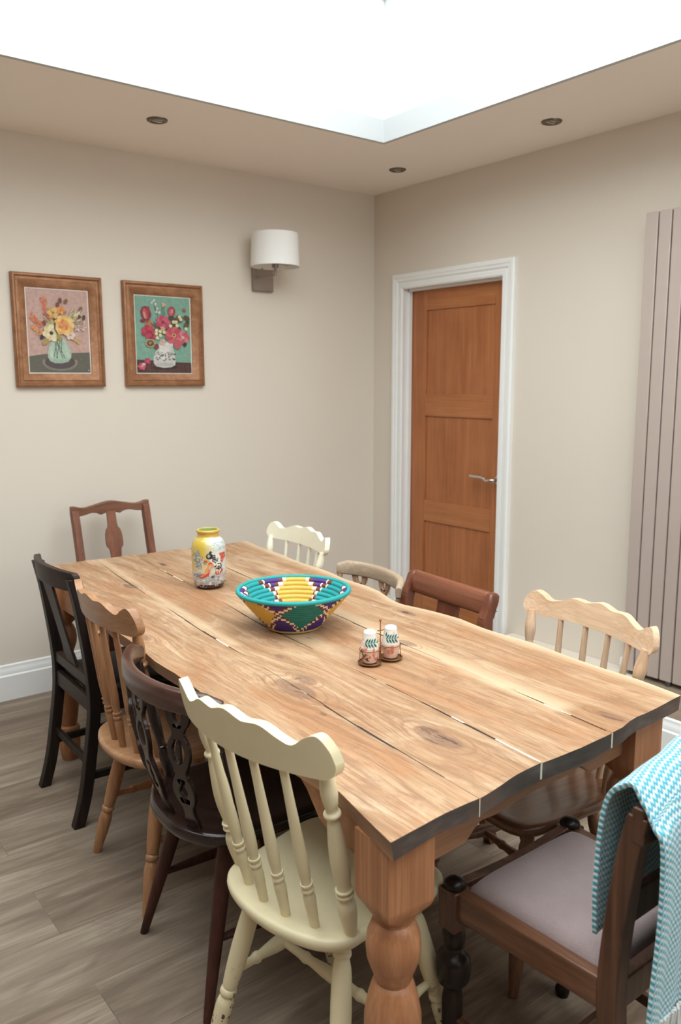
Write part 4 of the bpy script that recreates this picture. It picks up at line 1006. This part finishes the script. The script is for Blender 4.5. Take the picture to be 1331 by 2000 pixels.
# ------------------------------------------------------------------ blanket
bl = thing('blanket', 'turquoise and white zigzag wool blanket draped over the near chair back', 'blanket', (JX, JY-.06, .86))
# path over the rail in (y, z): front flap bottom -> top -> back flap bottom, world coordinates
def bpath(u):
    """u 0..1 left to right; returns list of (y,z)"""
    top = .838+.050*math.sin(min(1, u*1.5)*PI/2); sh = -.022*max(0, 1-u*5)
    fy_ = -3.205; fb = .520+.028*u; bb = .430-.012*u
    return [(-3.168, fb), (-3.170, .62), (-3.176, .72), (-3.190, .79), (-3.212, top-.016), (-3.245, top), (-3.280, top-.018+sh), (-3.300, .785+sh*.5), (-3.302, .70), (-3.300, .60), (-3.297, .50), (-3.296, bb)]
NU = 60; NVv = 6
bm = B(); uvl = bm.loops.layers.uv.new('UV'); G = []; UVS = {}
xl_front, xl_back, xr = -2.163, -2.192, -1.70
for i in range(NU+1):
    u = i/NU; pts = catmull([(0, a, b) for a, b in bpath(u)], NVv); row = []; L = 0; prev = None
    for k, p_ in enumerate(pts):
        q = k/(len(pts)-1)
        if prev is not None: L += (Vector((p_.y, p_.z))-prev).length
        prev = Vector((p_.y, p_.z))
        xl = xl_front+(xl_back-xl_front)*min(1, max(0, (q-.40)/.2))+.004*math.sin(L*14)
        if q < .08: xl += .012*(1-q/.08)
        x_ = xl+(xr-xl)*u
        fold = math.sin(u*17+L*1.5)*.006+math.sin(u*41+1.3)*.0025
        amp = 1 if q > .6 else (.8 if q < .35 else .35)
        sag = -.010*math.sin(PI*min(1, u*3))*(q > .5)
        yy = p_.y+fold*amp*(-1 if q > .5 else 1); zz = p_.z+(0 if q > .3 and q < .62 else .004*math.sin(u*9))
        v_ = bm.verts.new(Vector((x_, yy, zz))-Vector((JX, JY-.06, .86))); row.append(v_)
        # weave rows bow downwards towards the middle of each flap
        UVS[v_] = (u*(xr-xl_back), L+(.020*math.sin(u*14+.6) if q > .55 else .006*math.sin(u*9)))
    G.append(row)
for i in range(NU):
    for k in range(len(G[0])-1):
        f = bm.faces.new((G[i][k], G[i+1][k], G[i+1][k+1], G[i][k+1]))
        for l in f.loops: l[uvl].uv = UVS[l.vert]
o = obj('cloth', bm, M_BLANK, bl, recalc=False, ang=80)
so = o.modifiers.new('thickness', 'SOLIDIFY'); so.thickness = .009; so.offset = 0
bvm = o.modifiers.new('soft', 'BEVEL'); bvm.width = .003; bvm.segments = 2; bvm.limit_method = 'ANGLE'
bm = B(); R = random.Random(3)
for i in range(150):
    x_ = xl_back+.003+(xr-xl_back-.006)*i/149; y_ = -3.296-.004+R.uniform(-.004, .004); zt_ = .432-.012*i/149
    pts = [Vector((x_, y_, zt_+.006))-Vector((JX, JY-.06, .86))]
    for k in range(1, 5): pts.append(Vector((x_+R.uniform(-.003, .003)*k, y_+R.uniform(-.003, .003)*k, zt_-.024*k))-Vector((JX, JY-.06, .86)))
    tube(bm, pts, lambda k: .0028*(1-.4*k), 5, 2)
obj('fringe', bm, M_FRINGE, bl)

# ------------------------------------------------------------------ basket bowl
BX, BY = -1.952, -1.938
bowl = thing('basket_bowl', 'coiled woven basket bowl in turquoise, yellow, purple and maroon on the table', 'bowl', (BX, BY, ZT+.0016))
TEAL, YEL, PUR, MAR, WH = (.008, .27, .28), (.62, .38, .06), (.06, .02, .17), (.14, .028, .02), (.78, .66, .54)
GRN = (.006, .16, .13); TEALO = (.01, .20, .18)
camang = math.atan2(CAM.y-BY, CAM.x-BX)
def pat(th, v, inside, ncell=72, row=0):
    """th angle relative to the camera direction, v 0 (base) .. 1 (rim)"""
    per = 2*PI/6; ph = th/per+(-.20 if not inside else .05); k = math.floor(ph+.5); d = abs(ph-k)*2        # 0..1
    vv = abs(v-(.62 if not inside else .55))/(.62 if not inside else .62); m = d*.86+vv*.86
    cell = (int(math.floor(th/(2*PI)*ncell))+row) % 2
    if m < (.76 if not inside else .86): return (YEL if k % 2 else (GRN if not inside else TEAL))
    if m < (1.02 if not inside else 1.16): return WH if cell else MAR
    return PUR
bm = B(); lay = bm.loops.layers.float_color.new('Col'); SEG = 168
def coilside(inside):
    rows = []; meta = []; NC = 9 if inside else 14
    for c_ in range(NC):
        for k in range(5 if c_ == NC-1 else 4):
            v = (c_+k/4)/NC; bulge = (.0050 if inside else .0030)*math.sin(PI*k/4) if k else 0
            r = .080+(.169-.080)*(v**.92); z = .006+.104*v
            if inside: r -= .007+bulge*.9; z += .004+bulge*.3
            else: r += bulge*.9; z -= bulge*.3
            rows.append([bm.verts.new((r*math.cos(2*PI*i/SEG), r*math.sin(2*PI*i/SEG), z)) for i in range(SEG)]); meta.append(c_)
    for a, b, c_ in zip(rows, rows[1:], meta):
        for i in range(SEG):
            j = (i+1) % SEG; f = bm.faces.new((a[i], a[j], b[j], b[i]) if not inside else (a[j], a[i], b[i], b[j]))
            th = (2*PI*(i+.5)/SEG-camang+PI) % (2*PI)-PI; cc_ = pat(th, (c_+.5)/NC, inside, 56 if inside else 66, c_)
            for l in f.loops: l[lay] = (*cc_, 1)
    return rows
ro = coilside(False); ri = coilside(True)
def disc(row, flipn, z, c_):
    prev = row
    for k in range(1, 9):
        r = .080*(1-k/8) if k < 8 else .002
        cur = [bm.verts.new((max(r, .001)*math.cos(2*PI*i/SEG), max(r, .001)*math.sin(2*PI*i/SEG), z)) for i in range(SEG)]
        for i in range(SEG):
            j = (i+1) % SEG; f = bm.faces.new((prev[i], prev[j], cur[j], cur[i]) if flipn else (prev[j], prev[i], cur[i], cur[j]))
            for l in f.loops: l[lay] = (*(c_ if k % 2 else WH), 1)
        prev = cur
disc(ri[0], True, .010, YEL); disc(ro[0], False, .003, YEL)
obj('basket_body', bm, M_WEAVE, bowl, recalc=False, ang=80)
bm = B(); lay = bm.loops.layers.float_color.new('Col')
tube(bm, [(.1685*math.cos(2*PI*i/96), .1685*math.sin(2*PI*i/96), .1145) for i in range(96)], .0068, 12, 1, True)
for f in bm.faces:
    for l in f.loops: l[lay] = (.012, .30, .29, 1)
obj('rim', bm, M_WEAVE, bowl)
bm = B(); lay = bm.loops.layers.float_color.new('Col')
tube(bm, [(.080*math.cos(2*PI*i/96), .080*math.sin(2*PI*i/96), .004) for i in range(96)], .0040, 8, 1, True)
for f in bm.faces:
    for l in f.loops: l[lay] = (.45, .30, .08, 1)
obj('foot_ring', bm, M_WEAVE, bowl)

# ------------------------------------------------------------------ vase
VX, VY = -1.910, -1.335
vase = thing('vase', 'yellow glazed ceramic vase painted with black and red carp among waves', 'vase', (VX, VY, ZT+.001))
vprof = [(.040, 0), (.048, .003), (.054, .012), (.0585, .030), (.061, .060), (.0615, .120), (.0605, .150), (.057, .165), (.050, .178), (.0405, .186), (.0385, .192), (.0385, .200), (.0420, .203), (.0425, .209), (.0395, .212), (.0345, .2115), (.0335, .205), (.0345, .190), (.050, .165), (.054, .10), (.050, .02), (.001, .015)]
VP = catmull([(a, b, 0) for a, b in vprof], 3)
outer = [p_ for p_ in VP[:3*14+1]]
def vr(z):
    for p_, q_ in zip(outer, outer[1:]):
        if p_.y <= z <= q_.y and q_.y > p_.y: return p_.x+(q_.x-p_.x)*(z-p_.y)/(q_.y-p_.y)
    return .06
va = math.atan2(CAM.y-VY, CAM.x-VX)
def vmap(x_, y_, k):   # crop pixels of the vase seen from the camera
    s = max(-.985, min(.985, (x_-440)/268)); a = va+math.asin(s); z = min(.186, max(.006, (1075-y_)/935*.212)); r = vr(z)+.00007*k**.5+.0003
    return Vector((r*math.cos(a), r*math.sin(a), z))
P_ = Paint(vmap, (1, 30))
seg = 64; rr = []
rows = [[P_.bm.verts.new((q.x*math.cos(2*PI*i/seg), q.x*math.sin(2*PI*i/seg), q.y)) for i in range(seg)] for q in VP]
for ri_, (a, b) in enumerate(zip(rows, rows[1:])):
    for i in range(seg):
        j = (i+1) % seg; z = VP[ri_].y; da = ((2*PI*i/seg-va+PI) % (2*PI))-PI
        if ri_ >= 45: cc_ = (.35, .40, .10)
        elif z < .014: cc_ = (.06, .015, .02)
        elif z < .05: cc_ = (.50, .47, .45)
        elif z > .185: cc_ = (.60, .38, .07)
        else:
            f = max(0, min(1, (da+.35)/.8)); f2 = max(0, min(1, (.11-z)/.06))*.6; f = max(f, f2 if da > -1.0 else f2*.4)
            cc_ = tuple(p*(1-f)+q*f for p, q in zip((.58, .42, .07), (.62, .66, .62)))
        P_.face((a[i], a[j], b[j], b[i]), cc_)
R = random.Random(11)
GB, LB, CW, ORA, RED, BLK = (.20, .24, .32), (.36, .42, .48), (.72, .68, .60), (.72, .26, .08), (.55, .06, .035), (.02, .02, .025)
for i in range(60):   # wave swirls rising on the left and filling the foot
    x_ = R.uniform(200, 420) if i < 26 else R.uniform(200, 700); y_ = R.uniform(470, 900) if i < 26 else R.uniform(820, 1010)
    a0 = R.uniform(0, 6); r0 = R.uniform(16, 42); pts = [(x_+r0*math.cos(a0+q*.55), y_+r0*math.sin(a0+q*.55)) for q in range(8)]
    P_.line(pts, R.uniform(7, 13), R.choice([GB, LB, CW, CW, GB]))
for i in range(22): P_.ell(R.uniform(205, 690), R.uniform(880, 1010), R.uniform(18, 34), R.uniform(14, 26), R.choice([CW, (.55, .52, .48), LB]), 0, 10)
for i in range(24):
    x_ = R.uniform(500, 680); y_ = R.uniform(310, 430); P_.line([(x_, y_), (x_+R.uniform(20, 50), y_+R.uniform(-25, 25))], 6, R.choice([(.30, .42, .60), (.55, .62, .68), (.70, .72, .70)]))
for (x_, y_) in ((265, 470), (285, 500), (240, 570), (290, 600), (260, 680), (300, 660)): P_.ell(x_, y_, 22, 30, GB, .4, 12); P_.ell(x_-5, y_-5, 11, 16, CW, .4, 10)
# carp: tail, body with scales, fins, head
P_.poly([(600, 490), (680, 485), (690, 560), (665, 600), (640, 650), (620, 600), (610, 540)], RED)
for q in range(4): P_.line([(605, 505+q*32), (685, 510+q*28)], 8, CW if q % 2 else (.62, .30, .25))
P_.poly([(430, 500), (500, 485), (590, 500), (620, 560), (600, 640), (640, 740), (630, 800), (560, 790), (520, 700), (470, 620), (420, 570)], CW)
for i in range(64):
    q = R.random(); x_ = 480+130*q+R.uniform(-40, 45); y_ = 500+260*q**1.0+R.uniform(-45, 45); P_.ell(x_, y_, 19, 10, BLK if R.random() < .75 else LB, R.uniform(-.5, 1.2), 8)
P_.ell(450, 530, 52, 50, BLK, 0, 16); P_.ell(438, 522, 24, 26, (.62, .62, .66), 0, 12); P_.ell(436, 522, 10, 11, BLK, 0, 10)
P_.ell(395, 610, 30, 18, RED, .3); P_.ell(460, 650, 34, 24, RED, -.2)
P_.poly([(500, 640), (440, 660), (390, 740), (375, 790), (430, 800), (470, 730), (520, 690)], ORA)
P_.poly([(440, 740), (400, 800), (300, 830), (265, 880), (360, 870), (430, 850), (450, 800)], RED)
for q in range(5): P_.line([(430-q*10, 770+q*14), (330-q*12, 858+q*2)], 7, (.78, .45, .30))
P_.poly([(540, 770), (600, 790), (640, 740), (650, 780), (600, 830), (545, 830), (525, 800)], RED); P_.line([(550, 780), (570, 815)], 8, CW); P_.line([(590, 790), (600, 820)], 8, CW)
P_.ell(460, 710, 18, 40, LB, .4); P_.ell(500, 860, 34, 20, (.05, .07, .06), -.4); P_.ell(520, 850, 14, 10, (.3, .45, .25))
obj('vase_body', P_.bm, M_GLAZE, vase, recalc=False, ang=60)

# ------------------------------------------------------------------ salt and pepper on a wire stand
SA, SB = Vector((-1.988, -2.342, ZT)), Vector((-1.918, -2.346, ZT)); mid = (SA+SB)/2
stand = thing('condiment_stand', 'copper wire stand with two round dishes holding the shakers', 'stand', (mid.x, mid.y, ZT+.001))
def circ(c_, r, z, n=40): return [(c_.x-mid.x+r*math.cos(2*PI*i/n), c_.y-mid.y+r*math.sin(2*PI*i/n), z) for i in range(n)]
for C_ in (SA, SB):
    bm = B(); lathe(bm, [(.001, .0015), (.028, .0015), (.0315, .004), (.0315, .006), (.028, .0045), (.001, .0035)], C_.x-mid.x, C_.y-mid.y, 40, cap=False); tube(bm, circ(C_, .0305, .0058), .0016, 8, 1, True); obj('dish', bm, M_COPPER, stand)
    bm = B(); tube(bm, circ(C_, .0272, .040), .0011, 8, 1, True)
    for s_ in (-1, 1):
        a = math.atan2(CAM.y-C_.y, CAM.x-C_.x)+PI/2*s_+.4
        tube(bm, [(C_.x-mid.x+.0272*math.cos(a), C_.y-mid.y+.0272*math.sin(a), .040), (C_.x-mid.x+.029*math.cos(a), C_.y-mid.y+.029*math.sin(a), .005)], .0011, 6, 1)
    obj('ring', bm, M_COPPER, stand)
bm = B(); tube(bm, [(0, 0, .003), (0, 0, .112)], .0015, 10, 1); tube(bm, [(-.012, -.004, .087), (.014, .003, .083)], .0015, 8, 1); tube(bm, [(-.009, 0, .04), (.009, 0, .04)], .0012, 8, 1); obj('post', bm, M_COPPER, stand)
bm = B(); bmesh.ops.create_uvsphere(bm, u_segments=16, v_segments=10, radius=.0036, matrix=Matrix.Translation((0, 0, .113))); obj('knob', bm, M_COPPER, stand)
def shaker(C_, label, flip_):
    t_ = thing('shaker', label, 'shaker', (C_.x, C_.y, ZT+.0058), 0, 'salt and pepper shakers')
    pr = [(.002, .0005), (.016, .0005), (.0185, .004), (.0215, .015), (.0242, .028), (.0247, .034), (.0235, .044), (.0205, .060), (.0178, .073), (.0172, .077), (.0172, .081), (.0150, .0855), (.009, .0885), (.001, .0895)]
    VPs = catmull([(a, b, 0) for a, b in pr], 3)
    def r_(z):
        for p_, q_ in zip(VPs, VPs[1:]):
            if p_.y <= z <= q_.y and q_.y > p_.y: return p_.x+(q_.x-p_.x)*(z-p_.y)/(q_.y-p_.y)
        return .02
    a0 = math.atan2(CAM.y-C_.y, CAM.x-C_.x)
    def mp(x_, y_, k):
        a = a0+math.asin(max(-.97, min(.97, x_))); r = r_(y_)+.0001+.00003*k; return Vector((r*math.cos(a), r*math.sin(a), y_))
    P = Paint(mp, (.022, .0035)); sg = 40
    rows = [[P.bm.verts.new((q.x*math.cos(2*PI*i/sg), q.x*math.sin(2*PI*i/sg), q.y)) for i in range(sg)] for q in VPs]
    for ri_, (a, b) in enumerate(zip(rows, rows[1:])):
        z = VPs[ri_].y
        c_ = (.80, .78, .72) if z > .074 else ((.72, .68, .62) if z > .040 else (.70, .50, .40))
        for i in range(sg): j = (i+1) % sg; P.face((a[i], a[j], b[j], b[i]), c_)
    def pl(x_, y_, L, W_, rot, c_):
        n_ = 8; k = .024
        P.poly([(x_+(u*L*math.cos(rot)-v*W_*math.sin(rot))/k, y_+u*L*math.sin(rot)+v*W_*math.cos(rot)) for u, v in ((0, 0), (.3, .5), (.65, .45), (1, 0), (.65, -.45), (.3, -.5))], c_)
    Rr = random.Random(7 if flip_ else 9)
    for i in range(14): pl(Rr.uniform(-.8, .7), Rr.uniform(.010, .036), Rr.uniform(.006, .013), Rr.uniform(.005, .009), Rr.uniform(0, 6), Rr.choice([(.66, .22, .15), (.72, .36, .26), (.74, .50, .38), (.60, .14, .10)]))
    for i in range(6): pl(Rr.uniform(-.8, -.3) if not flip_ else Rr.uniform(.2, .8), Rr.uniform(.040, .070), .009, .006, Rr.uniform(0, 3), Rr.choice([(.78, .50, .42), (.74, .42, .36)]))
    GRa = (.012, .15, .125)
    P.line([(-.58, .0575), (.80, .0580)], .0011, GRa)
    for i in range(4):
        x_ = -.52+.33*i; pl(x_, .0580, .0140, .0048, .95, GRa); pl(x_, .0570, .0140, .0048, -1.0, GRa)
    pl(.78, .058, .008, .0036, .1, GRa)
    if not flip_:
        for (x_, y_, r0) in ((-.62, .018, 1.9), (-.62, .018, 1.1), (-.55, .012, .5), (-.80, .028, 1.7), (-.5, .014, -.5), (-.7, .012, 2.5)): pl(x_, y_, .013, .004, r0, (.04, .06, .03))
    else: pl(-.6, .062, .012, .004, 1.5, GRa)
    obj('shaker_body', P.bm, M_GLAZE, t_, recalc=False, ang=60)
shaker(SA, 'white ceramic shaker with green fern and pink flowers, nearer the left', False)
shaker(SB, 'white ceramic shaker with green fern and pink flowers, farther right', True)
